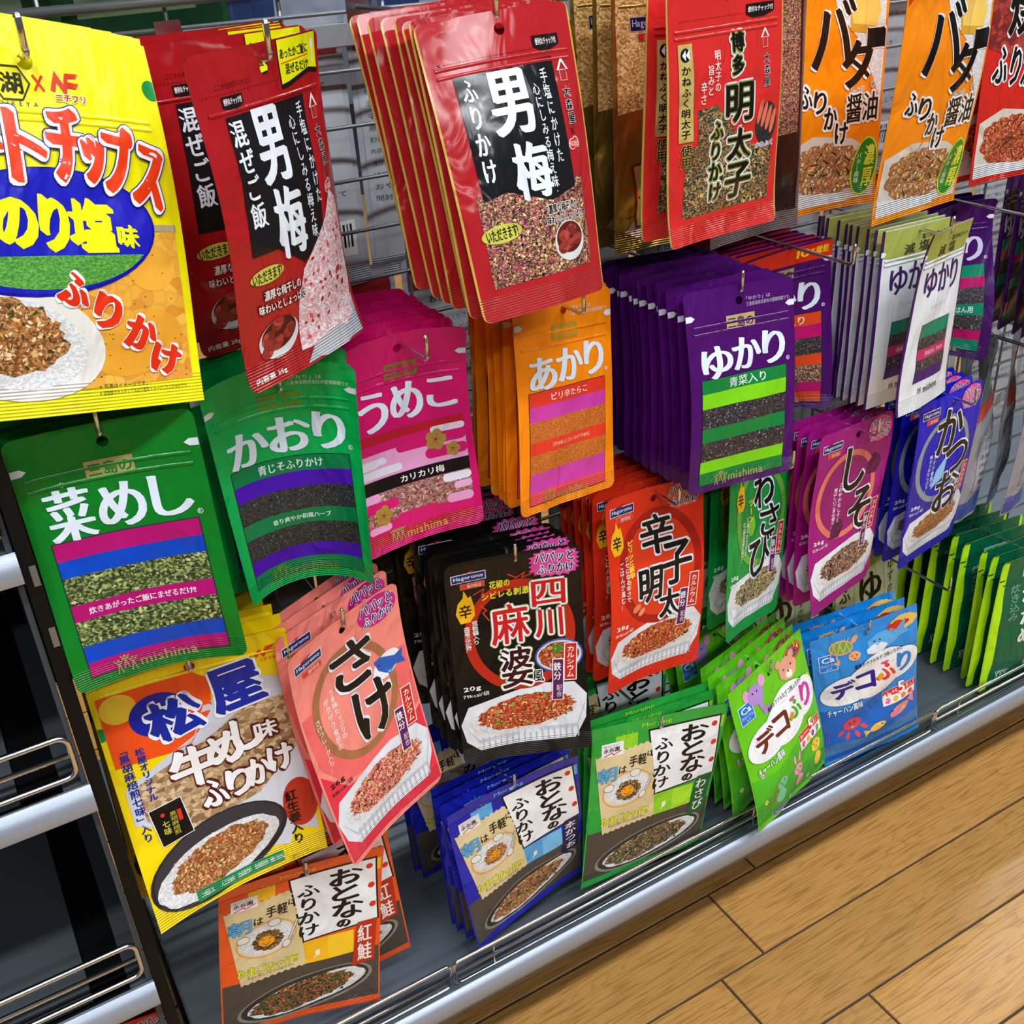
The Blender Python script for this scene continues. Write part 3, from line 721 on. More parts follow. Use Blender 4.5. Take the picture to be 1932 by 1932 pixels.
def fire(a, x=-37, y=24):
    a.part = 'badge'; a.Pg([(x - 7, y + 1), (x - 5, y - 4), (x - 1, y - 6.5), (x, y - 10), (x + 3, y - 6), (x + 5, y - 7), (x + 7, y - 1), (x + 7, y + 3), (x + 3, y + 6), (x - 4, y + 6)], 'f0b81c', 4); a.part = 'printed_panel'
    a.T('辛', x - 4.4, y - 3, x + 4.6, y + 3.6, '2a1608', 5, nib=(.4, .4))

def sake(a):
    a.Pg([(-48.5, 56), (-30, 68), (10, 72), (48.5, 60), (48.5, 98), (-48.5, 98)], 'e03448', 0)
    a.Pg([(-48.5, 30), (-46, 54), (-30, 66), (10, 70), (48.5, 58), (48.5, 30)], 'ee6a68', 0)
    ring(a, 'a87048', 'f28c80'); maker_logo(a, -45, -21, 6, 9.6); badge(a, False)
    tl(a, 'さ', -15, 13, 20, 33); tl(a, 'け', -6, 36, 27, 58)
    a.part = 'food_picture'; a.El(30, 33.4, 14, 8.6, 'e8eef4', 3, rot=20); a.Pg([(20, 29.5), (26, 29), (38, 32), (46, 31), (44, 34), (46, 37.5), (38, 36), (28, 37), (22, 34)], '2a5cb4', 4); a.El(23.6, 32, .8, .8, '10203c', 5, n=8); a.Ln([(28, 35), (30, 38), (35, 36)], 1.2, '3c74c8', 5); a.part = 'printed_panel'
    vtext(a, 'うま味たっぷりの', 'ザクザク食感の', 'fae8e4', -22, 27, 49); a.T('さけフレーク入り!', -39, 34, -34.5, 58, 'fae8e4', 4, vert=True)
    grams(a, '26g', '98kcal/袋', '241014', 62); dish(a, 'salmon_crumb', (('2a1c18', 16, 2.4, .6), ('f0d878', 12, 1., .7))); minerals(a)
product('sake', 106, 186, 'f48c80', sake, corner=7, zip=None, pmat='film', top=.25, hole=(0, 3))
def mapo(a):
    a.Rc(-48, 1.2, 48, 30, '16120e', 0); ring(a, 'b82818', '0a0a0e', cx=2, cy=40, rx=44, ry=50, wd=8); maker_logo(a, -45, -20.5, 6, 9.6); badge(a, True); fire(a)
    a.T('花椒の', -18, 12, -3, 16, 'e8e830', 4, nib=(.3, .3)); a.T('シビレる刺激!', -24, 17.4, 12, 21, 'e8e830', 4, nib=(.35, .35))
    for q in ([(-30, 17), (-22, 15), (-24, 18), (-18, 17)], [(-4, 10), (2, 12.5), (8, 10.4), (6, 13), (14, 11.4)], [(-26, 23), (-21, 26), (-24, 27), (-20, 31)]): a.Ln(q, 1., 'd83c20', 3)
    W2 = ((2.6, '7a9040'), (2.0, 'f0f4f6'))
    for ch, b in (('四', (13, 16, 37, 28)), ('川', (14, 30, 34, 43)), ('麻', (-19, 25, 9, 43.5))): tl(a, ch, *b, c='cc1c20', halo=W2, nib=(1.2, .8))
    tl(a, '婆', -14, 46, 9, 65, c='3a0c10', halo=W2, nib=(1.2, .8)); tl(a, '風', 9, 59, 17, 64.4, c='101010', halo=((1., 'f0f4f6'),), nib=(.3, .3))
    a.part = 'food_picture'; a.El(30, 53, 19.5, 15, 'd4dcec', 3); a.Ring(30, 53, 19.5, 15, 1.4, '3c5ca8', 4); a.El(30, 53, 16, 12, '@red_crumb', 4, jag=.05); a.El(29, 50, 4.6, 3.6, '3c8a2c', 5, jag=.3, n=26)
    r = random.Random(4)
    for k in range(12): a.Rc(20 + r.uniform(0, 18), 48 + r.uniform(0, 9), 23 + r.uniform(0, 18), 50 + r.uniform(0, 9), 'd8a070', 5, rot=r.uniform(0, 60)) if k < 0 else a.El(30 + r.uniform(-11, 11), 53 + r.uniform(-5, 5), 1.8, 1.5, 'd8a070', 5, n=6)
    a.part = 'printed_panel'; vtext(a, '豆板醤入り', '本格辛旨でごはんが進む!', 'e8e8e8', -33, 30, 41); grams(a, '20g', '79kcal/袋', 'eef0f2')
    dish(a, 'red_crumb', (('6cb040', 10, 2.0, 1.0), ('f0d8b0', 22, 1.1, .6))); minerals(a)
product('mapo', 106, 186, '0c0b0d', mapo, corner=8, mat='film', hole=(0, 3))
def kara(a):
    ring(a, 'a81c14', 'dc3c1c', cx=4, cy=40, rx=46, ry=54, wd=8); maker_logo(a, -45, -21, 5.5, 9.2); badge(a, False, 'e06050'); fire(a, -40, 22)
    for ch, b in (('辛', (-14, 14, 18, 33)), ('子', (6, 30, 36, 51)), ('明', (-19, 39, 5, 56)), ('太', (4, 53, 24, 67))): tl(a, ch, *b, nib=(2.0, 1.4))
    a.T('ピリッと旨辛!', -29, 23, -23, 44, 'f4e040', 4, vert=True, nib=(.4, .4)); vtext(a, 'クセになる辛さで', 'ごはんが進む!', 'f6e8e0', -33, 30, 52); grams(a, '28g', '104kcal/袋', 'f4f0ee', 63)
    a.El(-22, 57, 5, 3.4, 'e88858', 3, rot=30); a.El(-16, 60, 4.4, 3, 'f09868', 3, rot=40)
    dish(a, 'red_crumb', (('2c2018', 10, 1.8, 1.2), ('f0d0a0', 26, 1., .5))); minerals(a)
product('kara', 106, 186, 'dc3018', kara, corner=7, hole=(0, 3))
def wasabi(a):
    ring(a, '6aa83c', '1c8c3c', cx=4, cy=40, rx=44, ry=50, wd=7); maker_logo(a, -45, -21, 5.5, 9.2); badge(a, False, '2c9c5c'); fire(a, -31, 28)
    for ch, b in (('わ', (-8, 18, 24, 36)), ('さ', (2, 36, 32, 52)), ('び', (-14, 50, 24, 72))): tl(a, ch, *b, nib=(1.8, 1.4))
    a.T('ツーン!', -18, 30, -9, 45, 'f0e838', 4, vert=True, nib=(.4, .4)); vtext(a, 'と香るわさびと', 'かつお節の風味豊かな味わい!', 'e8f4e8', -22, 38, 58); grams(a, '28g', '108kcal/袋', 'eef6ee', 66)
    a.El(-12, 44, 6, 9, '7cc83c', 3, jag=.1); dish(a, 'green_crumb', (('1c2c50', 5, 2.6, 1.6),)); minerals(a)
product('wasabi', 106, 186, '0a9440', wasabi, corner=7, hole=(0, 3))
def shiso(a):
    ring(a, 'e07868', '94186c', cx=-6, cy=38, rx=42, ry=46, wd=6); maker_logo(a, -45, -21, 6, 9.6); badge(a, False, 'e04878')
    for ch, b in (('し', (-12, 12, 15, 36)), ('そ', (2, 38, 31, 62))): tl(a, ch, *b, nib=(2.4, 1.6))
    for x, y in ((28, 26), (-14, 56)): a.Pg([(x - 9, y + 5), (x - 8, y - 2), (x, y - 6), (x + 8, y - 3), (x + 10, y + 1), (x + 4, y + 6)], '5c1048', 3); a.Ln([(x - 8, y + 4), (x + 9, y - 2)], .5, 'a03c80', 4)
    vtext(a, 'さわやかなしそと', '香ばしいごまの香り!', 'f4e4f0', -17, 30, 52); grams(a, '26g', '123kcal/袋', 'f4ecf4', 59); dish(a, 'dark_crumb', (('202038', 6, 2.6, 1.6), ('d8b890', 26, 1, .5))); minerals(a)
product('shiso', 106, 186, 'a0147c', shiso, corner=7, hole=(0, 3))
def katsuo(a):
    a.Pg([(-48.5, 30), (48.5, 30), (48.5, 98), (-48.5, 98)], '2c24a0', 0); ring(a, '8c98a0', '1418b4', cx=-4, cy=38, rx=44, ry=48, wd=6); maker_logo(a, -45, -21, 5.5, 9.2); badge(a, False, 'e84890')
    for ch, b in (('か', (-20, 9, 20, 34)), ('つ', (-1, 32, 36, 50)), ('お', (-10, 48, 30, 72))): tl(a, ch, *b, nib=(2.4, 1.6))
    a.Pg([(-14, 44), (2, 36), (-2, 50), (-20, 54)], '8cc0ec', 3); vtext(a, 'ザクザク食感の', '味かつおたっぷり!', 'dce8f8', -22, 30, 52); grams(a, '28g', '115kcal/袋', 'e8f0fa', 61); dish(a, 'bonito_crumb', (('5c2418', 14, 1.6, .7),)); minerals(a)
product('katsuo', 106, 186, '1018c0', katsuo, corner=7, hole=(0, 3))

# --- the square grown-up range
def otona(c1, c2, c3, var, varc, food):
    def d(a):
        a.Rc(-49, 64, 49, 95.5, '4c443c', 0); a.Rc(-49, 95.5, 49, 99.4, c1, 1)
        for k, cc in enumerate((c1, c2, c1, c3, c1, c2)): a.Rc(-49 + k * 16.3, 7, -49 + (k + 1) * 16.3, 15, cc, 1); a.Rc(-49 + k * 16.3, 50, -49 + (k + 1) * 16.3, 64, (c1, c3, c1, c2, c3, c1)[k], 1)
        a.T('Morning', -14, 2.4, 8, 5.6, c3, 2); a.Ring(-24, 9, 3.4, 3.4, .7, c3, 2, n=16)
        for k in range(8): t = k * .785; a.Ln([(-24 + 3.6 * math.cos(t), 9 + 2.8 * math.sin(t)), (-24 + 5.2 * math.cos(t), 9 + 4 * math.sin(t))], .6, c3, 2)
        a.part = 'title_panel'; a.Pg([(-9, 7), (46, 6), (49, 47), (0, 50)], '141414', 2); a.Pg([(-7.6, 8), (45, 7), (47.8, 46.2), (1.2, 49)], 'eef0f4', 3); a.part = 'printed_panel'
        for ch, b in (('お', (17, 9.5, 37, 19.5)), ('と', (18.5, 20, 35, 29)), ('な', (19, 29.5, 38, 41)), ('の', (22, 42, 30, 46.5))): a.T(ch, *b, '161210', 4, nib=(1.6, 1.2), res=3)
        a.T('ふりかけ', -3, 14, 10.5, 46, '161210', 4, vert=True, nib=(1., .8), res=3)
        for x, y in ((41.5, 11.5), (43.2, 24), (44.5, 36.5)): a.El(x, y, 2.9, 2.9, 'dc3424', 4, n=20)
        a.part = 'variety_tag'; a.Pg([(35, 46), (47.5, 46), (46, 72), (31, 73)], varc, 5); a.part = 'printed_panel'; a.T(var, 35, 48.5, 44, 70.5, 'f0ece8', 6, vert=True, nib=(.5, .3))
        a.part = 'cream_panel'
        q = [(-47.5 + k * 2.1, 17 - k * .16 + (.5 if k % 2 else -.5)) for k in range(20)] + [(-5 + .36 * k, 16 + k * 2.3) for k in range(21)] + [(2 - k * 2.1, 64 + k * .12 + (.5 if k % 2 else -.5)) for k in range(20)]
        a.Pg(q, 'dcc898', 2)
        a.Ring(-22, 40, 24.5, 17.5, 1.0, 'e0a040', 4, rot=8); a.El(-22, 40, 22.5, 15.6, 'ded4c0', 3, rot=8); a.El(-22, 40, 20, 13.4, '@rice', 4, rot=8, jag=.03)
        a.El(-21, 41, 12, 9.8, '@' + food, 5, jag=.12, n=44); a.Cr(-21, 41, 12, 9.8, CRC[food], 60, .9, 5.4, 4); a.El(-22, 41.4, 6.4, 5, 'f09c1c', 6)
        a.Ln([(-25.4, 39.4), (-23.4, 40.4)], .5, '30200c', 7); a.Ln([(-20.6, 40.4), (-18.6, 39.4)], .5, '30200c', 7); a.Ln([(-24.4, 42.4), (-22, 43.6), (-19.6, 42.2)], .5, '30200c', 7)
        for x, y in ((-17, 31), (-36, 37)): a.El(x, y, 5.4, 4, 'e8e4da', 5, n=14); a.Ring(x, y, 5.4, 4, .4, '403830', 6, n=14)
        a.El(-10, 46, 3.4, 4.4, 'e8e4dc', 6, rot=-30, n=14); a.Ring(-10, 46, 3.4, 4.4, .4, '403830', 7, n=14, rot=-30); a.Ln([(-8, 43), (-3.4, 33)], 1.6, 'e8e4dc', 6); a.Ln([(-8.6, 43), (-4, 33)], .4, '403830', 7); a.Ln([(-7.2, 43.4), (-2.8, 33)], .4, '403830', 7)
        a.part = 'printed_panel'
        a.T('朝', -45, 24, -31, 33, '5aa8dc', 5, halo=((.5, '1c3c5c'),), nib=(.5, .5)); a.T('は', -29.5, 25, -24, 29.4, '241a14', 5, nib=(.3, .3)); a.T('手軽', -22, 20.4, -9, 27, '241a14', 5, nib=(.4, .4)); a.T('に', -8.5, 19.6, -4.6, 23, '241a14', 5, nib=(.3, .3))
        a.T('たまごのっけ!!', -40, 55.4, -3, 60.6, 'e8ec28', 5, halo=((.5, '6a7c1c'),), nib=(.5, .5)); a.T('ちょい足しアレンジはウラへ', -34, 61.2, -5, 63, '403428', 5)
        a.part = 'logo'; a.Bx(-43, 10, -27, 17.6, 'ecebee', 'ecebee', 4, wd=.1); a.part = 'printed_panel'; a.T('味ひとすじ', -41.5, 10.8, -31, 12.1, 'b02830', 6); a.T('永谷園', -41.5, 12.5, -30, 15.1, '1c1414', 6, nib=(.2, .2)); a.Ln([(-41, 17), (-36, 15.6), (-34, 16.8), (-28.6, 15.2)], .9, 'd02838', 6)
        a.T('♫', 7, 56.6, 11, 61.6, 'f0f0d0', 3)
        a.part = 'food_picture'
        a.El(2, 83, 57, 20, '8c8478', 1, rot=8); a.El(2, 82.6, 54, 18.4, '35302c', 2, rot=8); a.El(3, 83, 49, 15.6, '@rice', 3, rot=9, jag=.03); a.El(0, 82.6, 42, 14.4, '@' + food, 4, rot=9, jag=.08, n=60); a.Cr(0, 82.6, 41, 14, CRC[food], 230, 1.3, 4.5, 6, rot=9); a.Cr(3, 83, 48, 15, ('f2f4f6', 'e2e4e8'), 60, 1.3, 3.4, 9, rot=9, asp=.4)
        r = random.Random(5)
        for k in range(26): a.El(r.uniform(-26, 26), 82 + r.uniform(-6, 6), r.uniform(1, 2.6), r.uniform(.8, 1.6), '2c4420', 5, n=6, jag=.3, rot=r.uniform(0, 180), seed=k)
        a.part = 'printed_panel'
    return d
product('orange', 132, 162, 'e8581c', otona('e8581c', 'f4b81c', 'f8c828', '紅鮭', 'b8301c', 'mixed_herb'), corner=.8, T=5, top=.08, mat='gloss_film', pmat='film', hole=(0, 2.6))
product('blue', 132, 162, '1a22a8', otona('1a22a8', '58a8e4', '78c0f0', '本かつお', '241a50', 'brown_crumb'), corner=.8, T=5, top=.08, mat='gloss_film', pmat='film', hole=(0, 2.6))
product('green', 132, 162, '28a03c', otona('28a03c', '8cd028', 'a8e030', 'わさび', '145c30', 'nori_mix'), corner=.8, T=5, top=.08, mat='gloss_film', pmat='film', hole=(0, 2.6))

# --- children's decorating range
def deco(sea):
    def d(a):
        if sea:
            a.Pg([(-49, 56), (-20, 60), (10, 56), (49, 60), (49, 96), (-49, 96)], '1f68c4', 0); a.Pg([(-49, 84), (0, 86), (49, 84), (49, 92), (-49, 92)], '4a78a8', 1)
        else:
            a.Pg([(-49, 62), (-20, 66), (10, 60), (49, 66), (49, 96), (-49, 96)], '4cb828', 0); a.Pg([(-49, 80), (0, 76), (49, 84), (49, 96), (-49, 96)], '38a42c', 1)
        a.part = 'title_panel'
        for x, y, rx, ry in ((-22, 44, 29, 19), (4, 41, 34, 24), (30, 38, 24, 20), (12, 34, 30, 20)):
            a.El(x, y, rx * 1.03, ry * 1.03, '2a5cb0' if sea else '48a838', 2, rot=4); a.El(x, y, rx, ry, 'f2f4f8', 3, rot=4)
        a.part = 'printed_panel'
        cs = ('2c1c8c', '2c1c8c', 'f0a020', 'e84030', '2c80d8') if sea else ('6c2c1c', '6c2c1c', 'f08c1c', '4cb020', 'c83ca0')
        for i, (ch, b) in enumerate((('デ', (-36, 36, -15, 49)), ('コ', (-13, 35, 4, 47)), ('ふ', (6, 32, 24, 45)), ('り', (27, 30, 41, 45)))): a.T(ch, *b, cs[(0, 1, 3, 4)[i]], 5, nib=(2.6, 2.2), res=3)
        a.El(9.4, 42, 2.6, 4.4, cs[2], 6, rot=-14, n=14); a.El(15, 32.4, 4.6, 1.7, 'ec4c9c', 6, rot=4, n=14)
        for k in range(46):
            t = 2 * math.pi * k / 46; a.El(2 + 41 * math.cos(t), 39.8 + 13.4 * math.sin(t) - 2 * math.cos(t), .45, .45, '8088a0', 5, n=5)
        a.T('簡単カラフルなデコ用ふりかけ', -14, 25.2, 33, 28.4, '1c1c24', 5, rot=2, nib=(.15, .15)); a.T('チャーハン風味', -41, 56, -9, 61.2, 'f4f6f8', 4, halo=((.6, '1c50a0' if sea else '2c8c28'),), nib=(.3, .3), rot=4)
        a.part = 'badge'; a.Bx(-44, 13.5, -29, 24.5, '1c74d4', 'f0f4f8', 3, wd=.7); a.part = 'printed_panel'; a.T('Ca', -42, 14.6, -31, 18.4, 'f4f6fa', 5, nib=(.5, .3)); a.T('カルシウム', -43, 19.4, -30, 21.4, 'f4f6fa', 5); a.T('入り', -39, 22, -34, 23.9, 'f4f6fa', 5)
        a.part = 'label_box'; a.Bx(12, 57.5, 46, 68.5, 'f2f0ee', 'f2f0ee', 3, wd=.4); a.Rc(12, 57.5, 46, 62.4, 'd82c20', 5); a.part = 'printed_panel'
        a.T('カラフルな' if sea else '使いやすい', 13.4, 58.6, 27, 61.2, 'f4f0ee', 6, nib=(.15, .15)); a.T('5', 28, 54.6, 34.4, 62.8, 'f4f2f0', 6, halo=((.8, 'd82c20'),), nib=(.8, .6)); a.T('色入り', 35.6, 58, 45.4, 61.6, 'f4f0ee', 6)
        for k, c in enumerate(('ec5c9c', 'f0c020', 'e8802c', 'd83828') if sea else ('e8508c', 'f0b820', '7c2c98', '3cb040')):
            for j in range(5): t = j * 1.2566; a.El(16.5 + k * 8 + 1.5 * math.cos(t), 65.6 + 1.3 * math.sin(t), 1.5, 1.5, c, 5, n=8)
        a.part = 'food_picture'
        def face(x, y, s=1., smile=True):
            for q in (-1, 1): a.El(x + q * 2.6 * s, y, .9 * s, 1. * s, '1c140c', 7, n=8)
            if smile: a.Ln([(x - 1.6 * s, y + 2 * s), (x, y + 3 * s), (x + 1.6 * s, y + 2 * s)], .5, '1c140c', 7)
        fz = dict(n=40, jag=.07)
        if sea:
            a.El(36, 8.5, 16, 8.6, 'e8c060', 3, jag=.08, n=40); a.El(30, 9.4, 12, 5, 'c8301c', 4, jag=.2, n=30)      # rice omelette
            a.El(16, 15, 19, 9.2, '5aa8e0', 4, **fz); a.El(8, 19, 11.5, 5.4, 'dfe8f2', 5, **fz); a.Pg([(28, 12), (38, 6), (36, 13), (42, 17), (30, 17)], '5aa8e0', 4); face(9, 14)   # whale
            a.El(-24, 11, 12.5, 7.8, '6cae3c', 5, rot=-14, **fz); a.Ring(-24, 11, 13.4, 8.6, 1.6, 'e0a884', 6, rot=-14)                                   # turtle
            for k in (-8, -2, 4): a.Ln([(-24 + k, 5.6), (-20 + k, 16)], 1.1, 'e0a884', 6); a.Ln([(-20 + k, 5.6), (-27 + k, 16)], 1.1, 'e0a884', 6)
            a.El(-13, 19, 6.4, 5.2, 'eca874', 6, **fz); face(-13, 18.6, .8); a.El(-29, 20, 3, 4.6, 'eca874', 4, rot=20); a.El(-11, 8, 3, 5, 'eca874', 4, rot=-40)
            a.El(-20, 72, 10.5, 8.4, 'e04c60', 4, **fz); face(-20, 71); a.El(-20, 74.6, 2.2, 1.8, 'f0a0a0', 8, n=12)
            for x, y, r_ in ((-31, 77, 40), (-25, 81, 70), (-16, 81.4, 110), (-9, 77, 140)): a.El(x, y, 5, 2.4, 'e04c60', 3, rot=r_)
            a.El(4, 81, 9.6, 4.8, 'f0c050', 4, rot=10, **fz); a.Pg([(-3, 82), (-10, 81), (-9, 86)], 'f0c050', 4); a.El(8, 80, .8, .9, '1c140c', 7, n=8)
            a.El(28, 76, 13, 7.2, 'f090a0', 4, rot=12, **fz); a.Pg([(37, 72), (44, 66), (45, 77)], 'f090a0', 4); a.El(20, 74.6, .9, 1, '1c140c', 7, n=8); a.El(32, 76, 3.4, 2.4, 'f0c050', 5)
            for x, y in ((-46, 70), (-42, 76), (-44, 84), (0, 66), (6, 63), (-2, 63)): a.El(x, y, 2, 1.2, '2058b0', 3, n=10)
            a.Ln([(-47, 88), (-44, 76), (-46, 66)], .7, '7c5ca0', 3); a.Ln([(-44, 84), (-40, 70)], .7, '7c5ca0', 3)
        else:
            a.El(34, 9, 15, 9, 'b87838', 3, jag=.06); a.El(34, 9, 12, 6.6, '@mixed_herb', 4)
            r = random.Random(3)
            for k in range(22): a.El(34 + r.uniform(-9, 9), 8 + r.uniform(-4, 3), 1.3, 1.1, r.choice(('f0d030', 'd83020', '58a030', '803ca0')), 5, n=6)
            for x in (12, 31): a.El(x, 8.6, 4.6, 4.2, 'e0a088', 5, **fz)
            a.El(22, 14.6, 13.6, 11.5, 'e0a088', 6, **fz); a.El(22, 18.4, 5, 3.8, 'f4ead8', 7, n=20); a.El(22, 16.8, 1.3, 1, '1c140c', 8, n=8); a.El(17, 14, 1, 1.1, '1c140c', 8, n=8); a.El(27, 14, 1, 1.1, '1c140c', 8, n=8)
            a.El(-22, 13, 11, 10, 'b088d0', 4, **fz); a.El(-32, 10, 4.6, 6, 'e09cc8', 4, **fz); a.El(-11, 8, 4.8, 6, 'e09cc8', 4, **fz); face(-22, 11.4, 1, False); a.El(-19, 21, 3, 7, 'b088d0', 5, rot=14); a.El(-14, 26, 6, 4, 'b088d0', 4, **fz)
            a.El(-18, 76, 8.4, 6.4, '7cd0a0', 4, **fz); a.El(-20, 85, 7.2, 8.6, '7cd0a0', 4, **fz); face(-18, 75); 
            for k in range(4): a.El(-27, 76 + k * 4, 1.8, 1.8, 'e05c30', 3, n=10)
            a.El(5, 78, 7.4, 6, 'f0a0b8', 4, **fz); a.El(6, 87, 6.8, 7.6, 'f0a0b8', 4, **fz); face(5, 77.4); a.El(1, 70, 1.9, 6, 'f0a0b8', 4, rot=10); a.El(8, 70, 1.9, 6, 'f0a0b8', 4, rot=-10)
            a.El(34, 75, 8, 7, 'f4d048', 4, **fz); a.El(34, 85, 6.4, 8, 'f4d048', 4, **fz); face(34, 74); a.El(28, 68.6, 1.4, 2.4, 'd87028', 4); a.El(39, 68.6, 1.4, 2.4, 'd87028', 4)
            for x, y, c in ((-38, 62, 'f4a8d0'), (-40, 80, 'f4f060'), (20, 92, 'f4a8d0'), (-6, 94, 'f0f0f0'), (-34, 40, 'f4a8d0'), (44, 30, 'f4f060')):
                for j in range(5): t = j * 1.2566; a.El(x + 1.4 * math.cos(t), y + 1.1 * math.sin(t), 1.1, 1.1, c, 4, n=7)
            a.part = 'printed_panel'; a.Bx(-30, 94, -12, 97, '1c2c6c', 'e8eef6', 3); a.T('Hagoromo', -29, 94.5, -13, 96.6, 'eef2f8', 5)
        a.part = 'printed_panel'
    return d
product('dgreen', 120, 168, '62c81c', deco(False), corner=.8, T=9, top=.04, bot=.97, rough=2.2, mat='gloss_film', pmat='film', hole=(0, 2.6))
product('dblue', 120, 168, '1a8ce0', deco(True), corner=.8, T=9, top=.04, bot=.97, rough=2., mat='gloss_film', pmat='film', hole=(0, 2.6))

# --- sour plum pouches and their neighbours
def plum_common(a, mx=0):
    a.part = 'logo'
    a.Pg([(32.5, 22), (37, 17.6), (41.5, 22), (40, 22), (37, 19.2), (34, 22)], 'f0e4e0', 4); a.Bx(34.6, 22, 39.4, 25.4, 'b82c28', 'f0e4e0', 3, wd=.3)
    for ch, y in (('大', 27.5), ('森', 32), ('屋', 36.6)): a.T(ch, 34.2, y, 39.6, y + 3.6, '181010', 5, halo=((.4, 'f0e4e0'),), nib=(.3, .3))
    a.Ln([(34.4, 41.6), (37.4, 43.6)], .5, '201010', 4); a.Ln([(37.4, 41.4), (34.6, 43.8)], .5, '201010', 4)
    a.El(33.6, 47, 3.1, 3.6, 'e8e0e0', 4, rot=-30, n=18); a.El(37, 46.4, 2.6, 3.6, 'e8e0e0', 4, rot=20, n=18); a.El(33.8, 47, 2.6, 3.1, 'd02c2c', 5, rot=-30, n=18); a.El(36.8, 46.5, 2.1, 3.1, 'd02c2c', 5, rot=20, n=18)
    a.part = 'printed_panel'; a.T('NOBEL', 31.4, 46.1, 39, 47.8, 'f4e8e8', 6)
def man_plum(a, s, x0):
    for ch, b, in (('男', (-17, 19.4, 8, 40)), ('梅', (-12, 43.5, 12, 62))): a.T(ch, *b, 'e4ecf6', 4, nib=(2.4, 1.5), res=4)
    a.T(s, x0, 20, x0 + 8.4, 54, 'e4ecf6', 4, vert=True, nib=(.6, .4), res=3)
    a.T('手塩にかけた', 19.4, 20.5, 24.4, 52, 'dce4ee', 4, vert=True, nib=(.2, .1)); a.T('心にしみる梅え味', 12, 25, 16.8, 60, 'dce4ee', 4, vert=True, nib=(.2, .1))
def furi(a):
    a.T('便利なチャック付', 21, 10.8, 36, 13, 'e8e0e0', 4, nib=(.15, .15)); a.Pg([(19, 9.8), (38, 9.8), (38, 13.2), (30, 15), (25, 15), (19, 13.4)], '1a1416', 3)
    a.Ln([(-42, 14.4), (-40, 13.4)], .4, '301014', 3); a.Ln([(-42, 13.4), (-40, 14.4)], .4, '301014', 3)
    for k in range(30): a.Ln([(-38 + k * 1.9, 13.9), (-37 + k * 1.9, 13.9)], .3, '4a1216', 2)
    a.part = 'contents_window'; a.Rc(-39, 58, 37, 89, '@sesame_mix', 1); a.Cr(-1, 73.5, 38, 26, ('e0c080', 'c86878', '2a141c', 'f0d8a0', 'b04858', '503020'), 520, 1.3, 1.5, 5, box=True); a.part = 'printed_panel'
    a.Pg([(-35, 18.6), (30.4, 17), (30.4, 61), (10, 64), (-20, 58), (-35, 59.6)], '17171a', 2)
    man_plum(a, 'ふりかけ', -31.5); plum_common(a)
    a.T('濃厚な梅干しの', 5, 65.4, 29, 68.6, '1c0c0c', 4, halo=((.5, 'f0e4e0'),), nib=(.2, .2)); a.T('味わいとしょっぱさ', 3, 69.2, 33, 72, '1c0c0c', 4, halo=((.5, 'f0e4e0'),), nib=(.2, .2))
    a.part = 'food_picture'; a.El(19, 79, 13, 12.2, 'dcdcdc', 3, n=36); a.El(19, 77.8, 11.4, 9.4, '5c2018', 4, n=30)
    for x, y in ((14, 77), (21, 75.6), (18, 80), (25, 79), (13, 81)): a.El(x, y, 4.4, 3.6, '@plum', 5, n=18, jag=.08)
    a.part = 'printed_panel'; a.El(-28, 71, 13.5, 5.4, 'c8c850', 4, rot=3); a.T('いただきます!', -38, 69, -18, 73, '1c1c10', 5, nib=(.25, .2), rot=3)
product('furi', 104, 173, 'b02026', furi, corner=5, border='c8a848', bw=1.3, top=.18, T=4.5, backcol='8a1418', zip=(15.4, 18), hole=(0, 3.4), mat='gloss_film', pmat='gloss_film')
